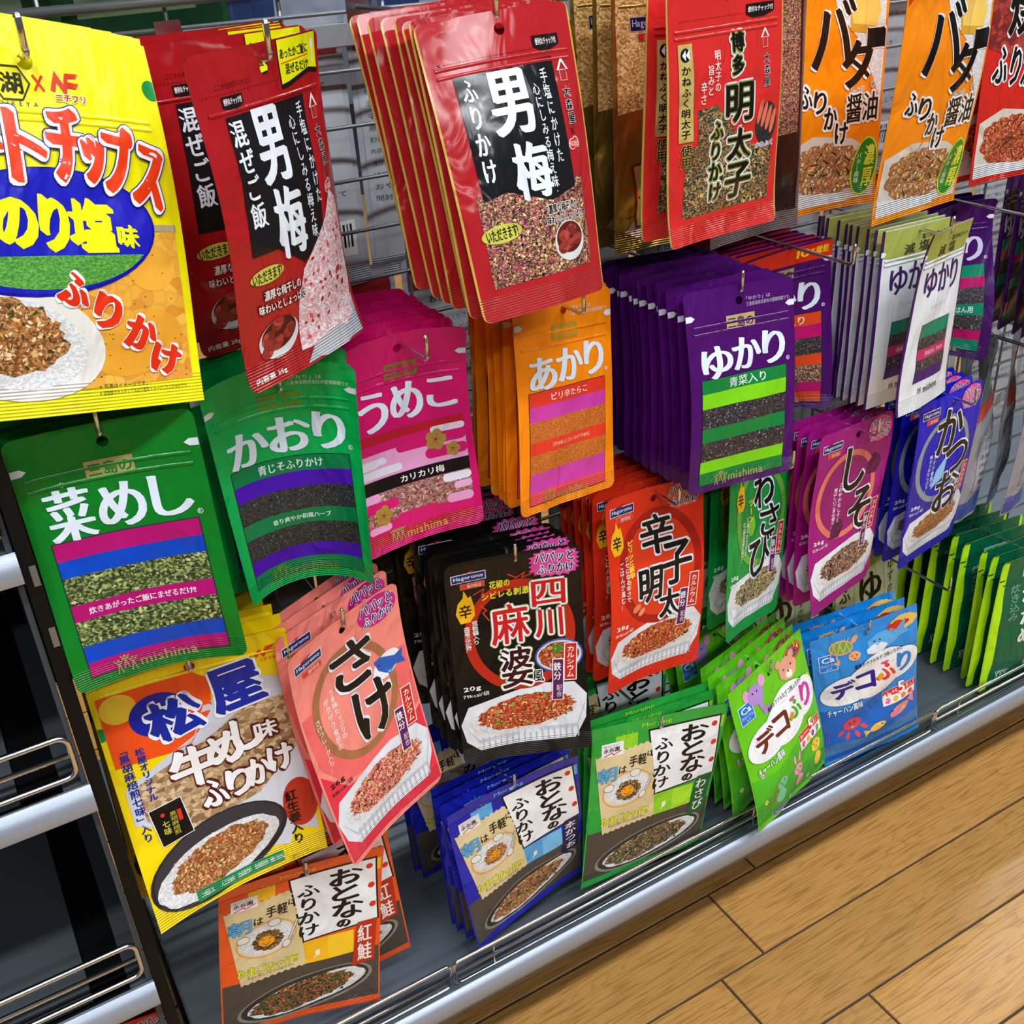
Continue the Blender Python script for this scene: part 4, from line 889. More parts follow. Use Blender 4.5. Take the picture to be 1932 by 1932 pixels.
def maze(a):
    a.part = 'flag_sticker'; a.Pg([(11, .4), (46, .4), (47, 12.4), (38, 11.6), (26, 13), (18, 14), (11, 14.4)], '1a1414', 2); a.Pg([(11.4, .4), (45.4, .4), (46.4, 11), (38, 10.2), (26, 11.6), (18, 12.6), (11.6, 13)], 'e8ec10', 3); a.part = 'printed_panel'
    a.T('あったかご飯に', 13, 3, 38, 6, '1c1c1c', 4, nib=(.3, .2)); a.T('混ぜるだけ!', 16, 7.6, 38, 10.6, '1c1c1c', 4, nib=(.3, .2)); a.Ln([(13, 7.2), (38, 6.4)], .5, 'd82818', 4); a.El(42, 3.6, 1.6, 2.8, 'e8e8e8', 4, n=12); a.Ln([(42, 4), (42.6, 9)], .9, 'e8e8e8', 4)
    a.Pg([(-34, 12), (-20, 12), (-20, 14.6), (-27, 16.4), (-34, 15)], '1a1416', 3); a.T('便利なチャック付', -33, 12.6, -21, 14.4, 'e8e0e0', 4, nib=(.15, .15)); a.T('ここからお切りください', -36, 8.4, -12, 10, '4a1014', 2)
    for k in range(24): a.Ln([(-45 + k * 2.3, 11.2), (-44 + k * 2.3, 11.2)], .3, '4a1216', 2)
    a.Pg([(-34, 17.6), (28.7, 17.2), (22.4, 60), (0, 66), (-20, 58), (-38, 58)], '17171a', 2)
    a.T('', 0, 0, 0, 0, '000000') if 0 else None
    for ch, b, in (('男', (-19, 17.6, 2, 39)), ('梅', (-18, 41, 4, 62))): a.T(ch, *b, 'e4ecf6', 4, nib=(2.4, 1.5), res=4)
    a.T('混ぜご飯', -34, 19, -24, 50, 'e4ecf6', 4, vert=True, nib=(.6, .4), res=3)
    a.T('手塩にかけた', 19.4, 19, 25, 50, 'dce4ee', 4, vert=True, nib=(.2, .1)); a.T('心にしみる梅え味', 10, 22, 15.6, 60, 'dce4ee', 4, vert=True, nib=(.2, .1)); plum_common(a)
    a.part = 'food_picture'
    a.Pg([(-10, 99), (6, 90), (46, 86), (46, 99)], 'a8b4c4', 1)
    q = [(-12, 94), (-10, 78), (-2, 68), (12, 62), (26, 56), (36, 48), (44, 52), (46, 64), (47, 80), (42, 92), (24, 96)]
    a.Pg(q, '@rice_pink', 2); a.Cr(20, 80, 26, 24, ('f4e4e8', 'e8c8d0', 'd8a0ac', 'f8f0f2'), 160, 1.9, 2.5, 8, asp=.45); r = random.Random(8)
    for k in range(46): x = r.uniform(-6, 42); y = r.uniform(66, 92) - (x + 6) * .12; a.El(x, y, r.uniform(.8, 2.2), r.uniform(.8, 1.7), r.choice(('c02434', 'a81c2c', 'd84858')), 3, n=7, jag=.3, seed=k)
    a.El(16, 96.6, 22, 7, 'b8bcc6', 3)
    a.El(-26, 86, 16, 11.4, 'd8dade', 4, rot=10); a.El(-26, 84.6, 14, 9, '4c1814', 5, rot=10)
    for x, y in ((-34, 85), (-27, 81.4), (-28, 87.4), (-19, 85), (-35, 89)): a.El(x, y, 5.2, 3.8, '@plum', 6, n=18, jag=.08, rot=30)
    a.part = 'printed_panel'
    a.El(-30, 64.6, 13, 4.6, 'c8c850', 4, rot=3); a.T('いただきます!', -40, 62.8, -20, 66.4, '1c1c10', 5, nib=(.25, .2), rot=3)
    a.T('濃厚な梅干しの', -34, 69.4, -7, 72.6, 'f0e4e0', 6, halo=((.45, '2c0c0c'),), nib=(.2, .2)); a.T('味わいとしょっぱさ', -38, 73.6, -4, 76.6, 'f0e4e0', 6, halo=((.45, '2c0c0c'),), nib=(.2, .2))
    a.T('内容量 25g', -46, 96, -26, 98, 'f0e4e0', 4, nib=(.3, .3))
product('maze', 112, 180, 'a81a20', maze, corner=6, top=.18, T=4.6, zip=(16.2,), hole=(0, 3.6), mat='gloss_film', pmat='film')
def hakata(a):
    a.part = 'contents_window'; a.Pg([(-26, 47), (-10, 46), (10, 60), (30, 66), (42, 60), (42, 89), (-37, 89), (-35, 62), (-26, 60)], '@nori_mix', 1); a.Cr(3, 77, 40, 19, ('d8c080', '2c3824', 'e08850', '18201a', 'b8a868', '4c5c40'), 420, 1.4, 1.5, 6, box=True); a.part = 'printed_panel'
    a.Pg([(16, 11), (41, 11), (41, 14.4), (32, 16), (22, 16), (16, 14.6)], '1a1416', 3); a.T('便利なチャック付', 17.6, 12, 40, 14, 'f0e8e8', 4, nib=(.15, .15))
    for k in range(34): a.Ln([(-40 + k * 1.6, 14), (-39.2 + k * 1.6, 14)], .3, '5a1216', 2)
    a.part = 'gold_strip'; a.Rc(-41.6, 22, -30, 58, 'c0ac64', 3); a.part = 'printed_panel'
    a.El(-35.8, 26, 4.3, 4.3, '181818', 4, n=24); a.Pg([(-38.5, 26), (-35.6, 24), (-35.6, 28)], 'e8e8e8', 5); a.Pg([(-35.4, 26), (-32.4, 24), (-32.4, 28)], 'e8e8e8', 5)
    a.T('かねふく明太子', -39.6, 30, -32.4, 56.6, '161210', 5, vert=True, nib=(.3, .2), gap=.12); a.T('使用', -40, 59, -31.6, 68, '161210', 4, vert=True, halo=((.5, 'c8b060'),), nib=(.3, .2))
    H2 = ((2.4, 'dfe8ee'), (1.3, '8c8a2c'))
    for ch, b in (('博', (3, 20.5, 13.5, 27.6)), ('多', (3.5, 29, 13, 36)), ('明', (-2, 39.6, 21, 54)), ('太', (1, 57, 22, 69)), ('子', (0, 71, 23, 85))): a.T(ch, *b, '141210', 4, halo=H2, nib=(1.5, .8), res=3)
    a.T('ふりかけ', -15, 52.5, -4, 84, '141210', 4, vert=True, halo=H2, nib=(.8, .5), res=3)
    a.T('明太子の', -12, 26, -7, 41, 'f4dcd8', 4, vert=True, nib=(.25, .2)); a.T('旨みと', -18, 31, -13, 42, 'f4dcd8', 4, vert=True, nib=(.25, .2)); a.T('辛さ', -24, 36.6, -19, 45, 'f4dcd8', 4, vert=True, nib=(.25, .2))
    a.part = 'logo'; a.Pg([(29, 24), (33, 20), (37, 24), (35.6, 24), (33, 21.4), (30.4, 24)], 'f4e4e0', 4); a.Bx(31, 24, 35.2, 27.6, 'd0302c', 'f4e4e0', 3, wd=.3)
    for ch, y in (('大', 30), ('森', 34.4), ('屋', 39)): a.T(ch, 31.6, y, 36.6, y + 3.6, '181010', 5, halo=((.35, 'f4e4e0'),), nib=(.25, .25))
    a.part = 'food_picture'; a.El(36, 57, 11, 14, '2c2c30', 2); 
    for k in range(4): a.El(29 + k * 4.4, 52 + k * 1.6, 2.2, 8.4, 'e4745c', 3, rot=-14)
    a.part = 'printed_panel'; a.T('かねふく', 27, 64.6, 43, 66.6, '2c3c8c', 4, halo=((.4, 'f0f0f4'),))
product('hakata', 109, 168, 'd22c2a', hakata, corner=4, border='b8a050', bw=1.3, top=.18, T=6, backcol='c02824', zip=(17.6, 20), hole=(0, 3.4), mat='gloss_film', pmat='gloss_film')

def buttery(red):
    def d(a):
        a.part = 'food_picture'
        if red:
            a.Pg([(-47, 3), (47, 3), (47, 40), (20, 52), (-47, 40)], '@plum', 1)
        else:
            a.Pg([(-10, 3), (47, 3), (47, 56), (20, 30), (0, 20)], '@rice', 1); a.Pg([(10, 10), (36, 9), (42, 20), (38, 26), (14, 24)], 'f0c860', 2); a.Pg([(10, 10), (14, 24), (38, 26), (37, 29), (12, 27)], 'd8a030', 3)
        a.Pg([(-47, 72), (-20, 67), (20, 70), (47, 78), (47, 96.6), (-47, 96.6)], 'd4ccc0', 1)
        a.El(-2, 82, 42, 22, '@red_crumb' if red else '@bonito_crumb', 2, jag=.08, n=50, rot=-6); a.Cr(-2, 82, 41, 21, ('c85c48', '8c3028', 'e8a090', '6c2420') if red else ('e8a860', 'f0d8a0', 'c87840', 'f4e8d0', 'a85c30'), 260, 1.5, 2.6, 8, rot=-6); r = random.Random(9)
        for k in range(40): a.El(r.uniform(-30, 26), r.uniform(76, 92), r.uniform(1, 2.4), r.uniform(.8, 1.8), r.choice(('a83c2c', 'c86050')) if red else r.choice(('f0c050', 'e8a880', 'd87848')), 3, n=7, jag=.3, seed=k)
        for k in range(14): x, y = r.uniform(-24, 20), r.uniform(74, 88); t = r.uniform(-1, 1); a.Ln([(x, y), (x + 7 * math.cos(t), y + 4 * math.sin(t))], 1.1, '201c14', 4)
        a.Pg([(-47, 97), (-47, 90), (26, 94), (20, 97.4)], 'd8dce0', 4)
        a.part = 'printed_panel'
        H = ((2.2, 'f0f0f0'),); k_ = '14100e'
        if red:
            for ch, b in (('焼', (-26, 14, 10, 36)), ('肉', (14, 24, 44, 46))): a.T(ch, *b, k_, 5, halo=H, nib=(2.6, 2.2), res=3)
            a.T('ふりかけ', -38, 42, 30, 58, k_, 5, halo=H, nib=(1.4, 1.2), rot=-8)
        else:
            a.Pg([(-48, 3), (-28, 3), (-48, 13)], 'd83020', 4); a.T('新定番', -47, 4.4, -32, 9, 'f4e030', 5, rot=26, nib=(.5, .5))
            for ch, b in (('バ', (-26, 14, 16, 40)), ('タ', (6, 31, 34, 49)), ('ー', (30, 27, 46, 34))): a.T(ch, *b, k_, 5, halo=H, nib=(3., 2.6), res=3)
            a.T('醤油', 12, 52, 44, 63.5, k_, 5, halo=H, nib=(.9, .7), res=3); a.T('しょう', 16, 49.4, 28, 51.2, k_, 5, halo=((.7, 'f0f0f0'),)); a.T('ゆ', 36, 48, 39.4, 50, k_, 5, halo=((.7, 'f0f0f0'),))
            for ch, x, y in (('ふ', -37, 46), ('り', -22, 49), ('か', -10, 56), ('け', 2, 63)): a.T(ch, x, y, x + 12.5, y + 8.8, k_, 5, halo=H, nib=(1.2, 1.), res=3)
        a.part = 'badge'; a.El(36, 83, 13.6, 25, 'd8dc30', 5, rot=-6); a.El(36, 83, 12.2, 23.4, '1c8c2c', 6, rot=-6); a.part = 'printed_panel'
        a.T('濃厚', 35, 74, 45, 92, 'e8ec40', 7, vert=True, nib=(.6, .4)); a.T('バター風味' if not red else '焼肉風味', 27, 77, 32, 90, 'd8e8d0', 7, vert=True, nib=(.2, .2))
    return d
product('butter', 106, 196, 'f48c10', buttery(False), corner=.8, top=.1, T=6, zip=(9.5,), hole=(0, 3), mat='gloss_film', pmat='gloss_film')
product('yaki', 106, 196, 'd02820', buttery(True), corner=.8, top=.1, T=6, zip=(9.5,), hole=(0, 3), mat='gloss_film', pmat='gloss_film')

def chips(a):
    a.El(48, 13, 5.5, 5.5, '0c8c48', 1); 
    a.part = 'logo'; q = [(-6.4 + 6.4 * math.cos(k * math.pi / 3), 15.6 + 4.8 * math.sin(k * math.pi / 3)) for k in range(6)]; a.Ln(q + [q[0]], .8, '30200c', 3); a.T('湖', -10, 13, -2.6, 18.2, '241a0c', 3, nib=(.5, .4)); a.part = 'printed_panel'
    a.T('KOIKEYA', -14, 20.2, 1.6, 21.4, '3c300c', 3, gap=.4); a.Ln([(1.6, 13.4), (4.6, 17)], 1.2, 'd82c20', 3); a.Ln([(4.6, 13.4), (1.6, 17)], 1.2, 'd82c20', 3)
    a.part = 'logo'; a.Pg([(7, 16.6), (9.4, 11.6), (12, 15), (13, 12), (18, 11.8), (17, 13), (14, 13.2), (13.6, 14.2), (17.6, 14.4), (16.4, 15.8), (13.2, 15.6), (12.4, 18), (9.6, 14.4), (8.6, 17)], 'd8281c', 4); a.part = 'printed_panel'; a.T('ニチフリ', 8.4, 17.6, 19, 19.4, 'c03028', 4, halo=((.6, 'f0f0b0'),), nib=(.2, .2))
    a.part = 'food_picture'; a.Pg([(-47, 60), (10, 64), (30, 56), (46, 50.4), (46.4, 93), (-47, 94)], '@chip_skin', 1); a.Rc(36, 50.6, 46.6, 52.4, 'b0a488', 2)
    a.El(-8, 62, 17, 9, 'ecb448', 2, n=26); a.El(34, 62, 14, 12, 'e8a838', 2, n=26); a.El(26, 82, 26, 16, 'e4a030', 2, rot=20, n=26)
    r = random.Random(12)
    for k in range(90): a.El(r.uniform(-20, 45), r.uniform(58, 92), .5, .35, '5c6420', 3, n=5)
    a.El(-18, 80, 46, 29, 'e4e2dc', 4, rot=-14); a.El(-20, 80, 40, 23, '@rice', 5, rot=-14); a.El(-22, 78, 32, 19, '@brown_crumb', 6, rot=-14, jag=.08, n=50); a.Cr(-22, 78, 31, 18, ('e8c080', 'b87838', 'f4dcb0', '8c5420', '3c4418'), 300, 1.5, 6.5, 8, rot=-14); a.Cr(-20, 80, 40, 23, ('f0f0ee', 'e0e0de'), 70, 1.6, 5.5, 9, rot=-14, asp=.4); 
    for k in range(30): a.El(-22 + r.uniform(-18, 18), 78 + r.uniform(-7, 7), 1.4, .8, r.choice(('f0d8a0', '3c4c20', 'c08030')), 7, n=6, rot=r.uniform(0, 90))
    a.part = 'title_panel'; a.El(-4, 52.6, 59, 31, '10109c', 6, rot=3, n=44); a.El(-4, 52.6, 57.4, 29.6, '1c1cb4', 7, rot=3, n=44)
    xo, yo = a.mm(-4, 52.6); q = []
    for k in range(25): t = math.radians(24 + 132 * k / 24); q.append((xo + 55.4 * math.cos(t), yo + 27.6 * math.sin(t)))
    a.Pg([(x / a.W * 100, y / a.H * 100) for x, y in q], '@field', 8); a.part = 'printed_panel'
    RH = ((3.4, '181a6c'), (2.8, 'ececf0')); rc = 'e03a10'
    for i, (ch, b, ro) in enumerate((('ポ', (-42, 26, -28, 42), 6), ('テ', (-27, 26, -14, 41), 4), ('ト', (-11, 22.8, 0, 40), -2), ('チ', (2.4, 21.6, 14, 40), -4), ('ッ', (13.6, 29, 20.4, 40), -6), ('ス', (33, 30, 43.6, 46), -16), ('プ', (21.4, 25, 31.4, 42.6), -10))): a.T(ch, *b, rc, 9 + i * .7, halo=RH, nib=(2.9, 2.5), rot=ro, res=3, st=.25)
    for ch, b in (('の', (-19.6, 44.6, -6.6, 56)), ('り', (-4.4, 43.8, 4, 57)), ('塩', (5.4, 44.6, 20.6, 57.2))): a.T(ch, *b, 'e8ec10', 9, nib=(3., 2.6), res=3)
    a.T('味', 22, 51, 29.6, 56.6, 'e8ec10', 9, nib=(1.2, 1))
    for ch, b, ro in (('ふ', (-1, 63, 9, 71), -16), ('り', (11, 68.6, 19.6, 77.4), -16), ('か', (21.6, 75, 32.4, 83.6), -18), ('け', (31, 83, 41.4, 91), -14)): a.T(ch, *b, 'dc3010', 9, halo=((1.8, 'f0f0f4'),), nib=(2.2, 2.), rot=ro, res=3)
    a.T('※写真はイメージです。', 10, 92.6, 28, 93.9, '3c3c10', 2); a.T('※湖池屋ポテトチップスのり塩をイメージしたふりかけです。', 10, 94.4, 44, 95.7, '3c3c10', 2)
product('chips', 144, 193, 'eee60a', chips, corner=.8, top=.18, T=6, zip=(22.6, 24.6), hole=(0, 4), mat='film', pmat='film')

def matsu(a):
    for s_ in (-1, 1): a.El(s_ * 49, 23 if s_ < 0 else 12.6, 5, 5, '0c8c48', 1, n=20)
    a.part = 'food_picture'; a.Pg([(-47, 9.6), (-2, 8), (8, 14), (6, 26), (-10, 38), (-47, 37)], 'ee5018', 1); a.El(-38, 15.4, 11.6, 11, 'e8c034', 2); 
    a.Pg([(-6, 34), (2, 24), (30, 18), (46.4, 22), (47.4, 90), (30, 84), (-46, 60), (-46, 46)], 'c8ccd8', 1); a.Pg([(-40, 46), (4, 36), (20, 30), (46, 29), (47, 52), (20, 68), (-20, 70), (-40, 60)], '@meat', 2)
    a.Pg([(-14, 70), (20, 66), (46, 52), (47, 70), (30, 92), (0, 86)], 'd4d8e2', 3); a.El(40, 76, 13, 20, 'b83424', 4, n=30)
    a.El(-20, 22, 19, 16, '1420a0', 3, n=36)
    a.El(-9, 83, 53, 29, '28242a', 5, rot=12); a.El(-9, 82, 50, 26, '3a363c', 6, rot=12); a.El(-10, 85, 47, 21, '@rice', 7, rot=12, jag=.03); a.El(-9, 84, 37, 16.4, '@brown_crumb', 8, rot=13, jag=.07, n=60); a.Cr(-9, 84, 36, 16, ('d09860', '8a4c20', 'f0c890', 'b06c34', 'b84828'), 340, 1.4, 8.5, 8, rot=13); a.Cr(-10, 85, 46, 20.5, ('f4f6f8', 'e4e6ea'), 90, 1.6, 7.4, 9, rot=12, asp=.4)
    r = random.Random(21)
    for k in range(40): a.El(-9 + r.uniform(-24, 24), 84 + r.uniform(-6, 6), 1.1, .7, r.choice(('f0dcb0', 'b04c24', 'd89c58')), 9, n=6)
    a.part = 'printed_panel'
    WH = ((3., 'f0f2f8'),)
    for ch, b in (('松', (-26, 17.4, 0, 32)), ('屋', (7, 11, 33, 29))): a.T(ch, *b, '14289c', 6, halo=WH, nib=(3.2, 2.6), res=3, rot=6)
    BR = ((2.2, '5a1c14'),)
    for ch, b in (('牛', (-22, 38, 3, 54)), ('め', (-2, 37, 16, 50)), ('し', (13, 34, 28, 47)), ('味', (24, 38, 36, 45))): a.T(ch, *b, 'f2f2f4', 6, halo=BR, nib=(2.6, 2.2) if ch != '味' else (.9, .7), res=3)
    for ch, x, y in (('ふ', -10, 54), ('り', 4, 53.4), ('か', 15, 52), ('け', 28, 50)): a.T(ch, x, y, x + 13, y + 10.4, 'f2f2f4', 6, halo=BR, nib=(2, 1.8), res=3)
    a.T('松屋オリジナル', -36, 32, -31.4, 53, '1c2c8c', 4, vert=True, nib=(.4, .3)); a.T('「黒胡麻焙煎七味」入り', -44.6, 31.6, -39, 67, '1c2c8c', 4, vert=True, nib=(.4, .3)); a.T('紅生姜入り', 32, 70, 38.6, 93, '14100e', 6, vert=True, nib=(.6, .4))
    a.part = 'badge'; a.Bx(-37, 56, -20, 70.5, '14100e', 'f0f0f0', 7, wd=.6, rot=6); a.part = 'printed_panel'; a.T('黒胡麻焙煎', -28.6, 59.6, -25, 68.6, 'c8c040', 9, vert=True); a.T('七味', -33.4, 62, -29.6, 67.4, 'c8c040', 9, vert=True, nib=(.2, .2)); a.Rc(-24.6, 59.6, -22.4, 64, 'd83020', 9); a.El(-32, 59.6, 1.5, 1.5, 'd83020', 9, n=12)
    a.part = 'label_box'; a.Bx(-26, 93.2, 25, 97.4, '0c8c50', '0c8c50', 9, wd=.1, rot=0); a.part = 'printed_panel'
    for s_, x in (('この商品には、', -24), ('人工甘味料', -12), ('合成着色料', -2), ('合成保存料', 8), ('を使用しておりません。', 17)): a.T(s_, x, 94.2, x + 8, 96.4, 'e8f4ea', 11.5, nib=(.1, .1))
    a.part = 'logo'; a.Pg([(32, 9.8), (35, 7.2), (37, 9), (38.4, 6.6), (43.6, 6), (42, 7.6), (39.4, 8), (43, 8.2), (41.6, 9.6), (38.6, 9.6), (37, 11.2), (35, 9), (33.6, 10.8)], 'd8401c', 3); a.part = 'printed_panel'; a.T('ニチフリ', 34.6, 11.6, 42.4, 12.9, 'c84818', 3, nib=(.15, .15))
    a.T('※写真はイメージです。', 28, 97.2, 40, 98.1, '3c3c10', 4); a.T('※松屋牛めしをイメージしたふりかけです。', 28, 98.4, 46, 99.2, '3c3c10', 4)
product('matsu', 130, 195, 'f2d40c', matsu, corner=.8, top=.14, T=6, zip=(9,), hole=(0, 3.6), mat='film', pmat='film')

def clearbag(a):
    a.Rc(-47, 4, 47, 92, '3a1010', 1); a.Rc(-44, 8, 44, 88, '@sesame_mix', 2); a.Rc(-47, 60, 47, 92, '2c1412', 3)
product('clearbag', 106, 190, '6c5c5c', clearbag, corner=.8, top=.1, T=8, rough=2.5, hole=(0, 3), mat='gloss_film', pmat='gloss_film')
def sesame(a):
    a.part = 'food_picture'; a.Pg([(-47, 2), (47, 2), (47, 34), (10, 26), (-20, 44), (-47, 46)], '@gold_sesame', 1); a.Pg([(-40, 92), (-20, 82), (30, 82), (46, 90), (30, 97), (-20, 97)], 'd8b8a0', 2); a.part = 'title_panel'
    a.El(26, 46, 45, 62, 'b8bcc0', 2); a.El(26, 46, 43.4, 60, '141410', 3); xo, yo = a.mm(26, 46); a.Pg([((xo + 43 * math.cos(math.radians(t))) / a.W * 100, (yo + 59 * math.sin(math.radians(t))) / a.H * 100) for t in range(10, 171, 8)], '8a1814', 4); a.part = 'printed_panel'
    maker_logo(a, -34, -2, 12, 16.6, 4); a.T('金', -4, 28, 36, 52, 'b8a83c', 5, nib=(3, 2), res=3); a.T('goma furikake', -14, 26, -10, 44, 'b0b0a8', 5, vert=True)
    a.part = 'label_box'; a.Bx(-32, 64, 20, 88, 'c8d070', 'a82820', 6, wd=1.6, rot=8); a.part = 'printed_panel'; a.T('マ', -22, 66, 6, 75, 'b82c1c', 8, nib=(2.4, 1.8), rot=8); a.T('し。', -20, 77, 4, 86, 'b82c1c', 8, nib=(1.8, 1.2), rot=8)
product('sesame', 100, 180, 'a08438', sesame, corner=.8, top=.1, T=10, rough=2.4, zip=(8,), hole=(0, 3), mat='foil', pmat='foil', zmat='foil')
def leafy(a):
    a.Rc(-49.4, 1, -41, 99, 'b4e81c', 1); a.Rc(-50, 13.4, -43, 14.4, '10301c', 3); a.Bx(-20, 8.6, 14, 15.4, '8cc4b4', '8cc4b4', 2, wd=.1); a.T('三島の', -17, 9.8, 11, 14.4, '0c5c40', 4, nib=(.5, .5))
    a.T('炊き込み', -32, 20, -20, 46, '6a9c88', 3, vert=True, nib=(.6, .4)); a.T('わかめ', -16, 24, 4, 66, 'dcece4', 4, vert=True, nib=(2.4, 1.6)); a.El(28, 40, 18, 26, '8cc83c', 2); a.El(20, 82, 22, 16, 'c8b890', 3); a.El(20, 81, 18, 11, '@green_crumb', 4)
    a.part = 'logo'
    for x in (-30, -25, -20): a.El(x, 86, 1.3, 1.3, 'c8dcd4', 4, n=10); a.Ln([(x - 3, 85.4), (x, 89), (x + 3, 85.4)], 1., 'c8dcd4', 4); a.Ln([(x, 88), (x - 1.6, 93)], 1., 'c8dcd4', 4); a.Ln([(x, 88), (x + 2, 93)], 1., 'c8dcd4', 4)
    a.part = 'printed_panel'
product('leafy', 120, 172, '046040', leafy, corner=6, T=9, border='b4e81c', bw=4.2, backcol='0a5038', zip=(18,), hole=(0, 3), mat='film', pmat='film')
def yuzu(a):
    a.Rc(-47, 14, 47, 82, 'c8cc9c', 1); a.Pg([(-47, 3), (47, 3), (47, 16), (20, 14), (0, 18), (-20, 14), (-47, 17)], '8cc040', 2); a.El(10, 12, 10, 7, 'a8c840', 3, jag=.1)
    for x in (-22, 22): a.Ln([(x, 16), (x, 80)], .5, '3c4020', 2)
    a.T('ゆず', -16, 22, 18, 70, '2c1c10', 4, vert=True, nib=(2.6, 2)); a.T('ゆずの香', 27, 20, 36, 54, '5c4c30', 4, vert=True, nib=(.4, .3)); a.El(31, 58, 2.4, 2, 'd84c2c', 4); a.T('ふりかけ', -42, 24, -28, 76, '2c1c10', 4, vert=True, nib=(1, .8))
    a.El(0, 90, 40, 11, '@green_crumb', 2)
product('yuzu', 120, 168, '7cb42c', yuzu, corner=.8, T=8, hole=(0, 2.6), mat='film', pmat='film')

def backprint(c, seed=1, dark=False):
    def d(a):
        ink = '3c4048' if not dark else '14181a'; pan = 'a4a8b0' if not dark else '50565c'; r = random.Random(seed)
        a.Rc(-46, 6, 46, 14, c, 1); a.Rc(-46, 15, 46, 93, pan, 1); a.T('お召し上がり方', -30, 17, 20, 20.4, ink, 2, nib=(.3, .3))
        y = 23
        for s_ in ('温かいご飯に適量ふりかけて', 'お召し上がりください。', '混ぜご飯にもどうぞ。', '名称 ふりかけ', '原材料名 ごま のり 食塩', '砂糖 かつお削りぶし 醤油', '内容量 28g 賞味期限 枠外下部', '保存方法 直射日光を避けて', '冷暗所で保存してください。', 'おやつや おつまみとして', '開封後はお早めに'):
            a.T(s_, -42, y, 40 - r.uniform(0, 40), y + 2.2, ink, 2); y += 4.4
        a.Rc(-20, 74, 42, 88, 'd0d2d6' if not dark else '8a8e92', 2); x = -17
        while x < 38: ww = r.choice((.6, 1., 1.6)); a.Rc(x, 75.4, x + ww, 84.6, '16161a', 3); x += ww + r.choice((.6, 1., 1.4))
    return d
product('rear', 110, 170, '9aa0aa', backprint('8a2024'), corner=5, T=6, hole=(0, 3), mat='satin_film', pmat='satin_film')
product('rear_dark', 110, 170, '50565c', backprint('2c3236', 2, True), corner=5, T=6, hole=(0, 3), mat='satin_film', pmat='satin_film')
product('rear_green', 110, 170, '0c3c1c', lambda a: (a.Rc(-46, 4, 46, 90, '0a3018', 1), a.Rc(-40, 70, 30, 84, '5c6c50', 2)), corner=2, T=6, hole=(0, 3), mat='satin_film', pmat='satin_film')
product('rear_navy', 110, 170, '34446c', lambda a: (a.Rc(-46, 4, 46, 90, '2a3860', 1), a.Rc(-20, 60, 40, 92, '8c94a4', 2)), corner=2, T=6, hole=(0, 3), mat='gloss_film', pmat='gloss_film')
def silver(a):
    a.Rc(-48, 2, 48, 12, '303438', 1); a.Pg([(-48, 12), (48, 12), (48, 24), (-48, 30)], '4c7468', 1); a.Pg([(-48, 30), (48, 22), (48, 28), (-48, 40)], 'a84038', 2); a.Pg([(-48, 88), (48, 88), (48, 98), (-48, 98)], '3048a0', 2)
    a.Rc(-34, 50, 30, 82, '9498a4', 2); y = 52
    for s_ in ('ふりかけ 詰め合わせ', 'ごはんのお供に', '原材料名 ごま', '内容量 30g', '賞味期限', '製造者'): a.T(s_, -30, y, 24, y + 2.6, '303440', 3); y += 4.6
    a.Rc(14, 56, 26, 62, 'c85040', 4); a.Rc(2, 44, 20, 49, 'a8a040', 3)
product('silver', 110, 190, '888c98', silver, corner=1, T=8, rough=3., hole=(0, 3), mat='gloss_film', pmat='gloss_film')

# ------------------------------------------------------------------ the place: floor, shelf base, neighbouring shelves, wire grid
FZ = 0.0
DK = -1.365 * U + CZ          # deck height
floor = MB().box((-2.5, -2.5, -.06), (6.5, 6.5, -.0025)).build('floor', 'grout'); tag(floor, kind='structure')
def floor_planks():
    pw, pl, gap = .1541 * U, 1.52 * U, .0027; y0 = 1.0760 * U; rnd = random.Random(2)
    offs = {0: .862 * U, -1: 1.05 * U, 1: .959 * U, 2: 1.076 * U}
    # rows: row 0 lies between the joints measured at Y = .768 and .922
    ybase = .768 * U; meshes = {}
    far = MB(); nplank = 0
    def plank_mesh(L):
        k = round(L, 3)
        if k not in meshes:
            mb = MB(); b = .0007; mb.box((0, 0, -.004), (L, pw - gap, 0), b)
            o = mb.build('plank', 'plank_wood'); meshes[k] = o.data; col.objects.unlink(o); bpy.data.objects.remove(o)
        return meshes[k]
    for r in range(-14, 40):
        y = ybase + r * pw; off = offs.get(r, rnd.uniform(0, pl)); x = off - math.ceil((off + 1.2) / pl) * pl
        while x < 5.2:
            cx = x + pl / 2
            near = -0.9 < cx < 3.6 and -.2 < y < 1.0
            if near or (nplank < 280 and y > -.6 and y < 2.6 and -.9 < cx < 4.2):
                o = bpy.data.objects.new('plank', plank_mesh(pl - gap)); col.objects.link(o); o.parent = floor; o.location = (x, y, 0); nplank += 1
            else: far.box((x, y, -.004), (x + pl - gap, y + pw - gap, 0))
            x += pl
    o = far.build('far_planks', 'plank_wood', floor); tag(o, kind='stuff')
floor_planks()

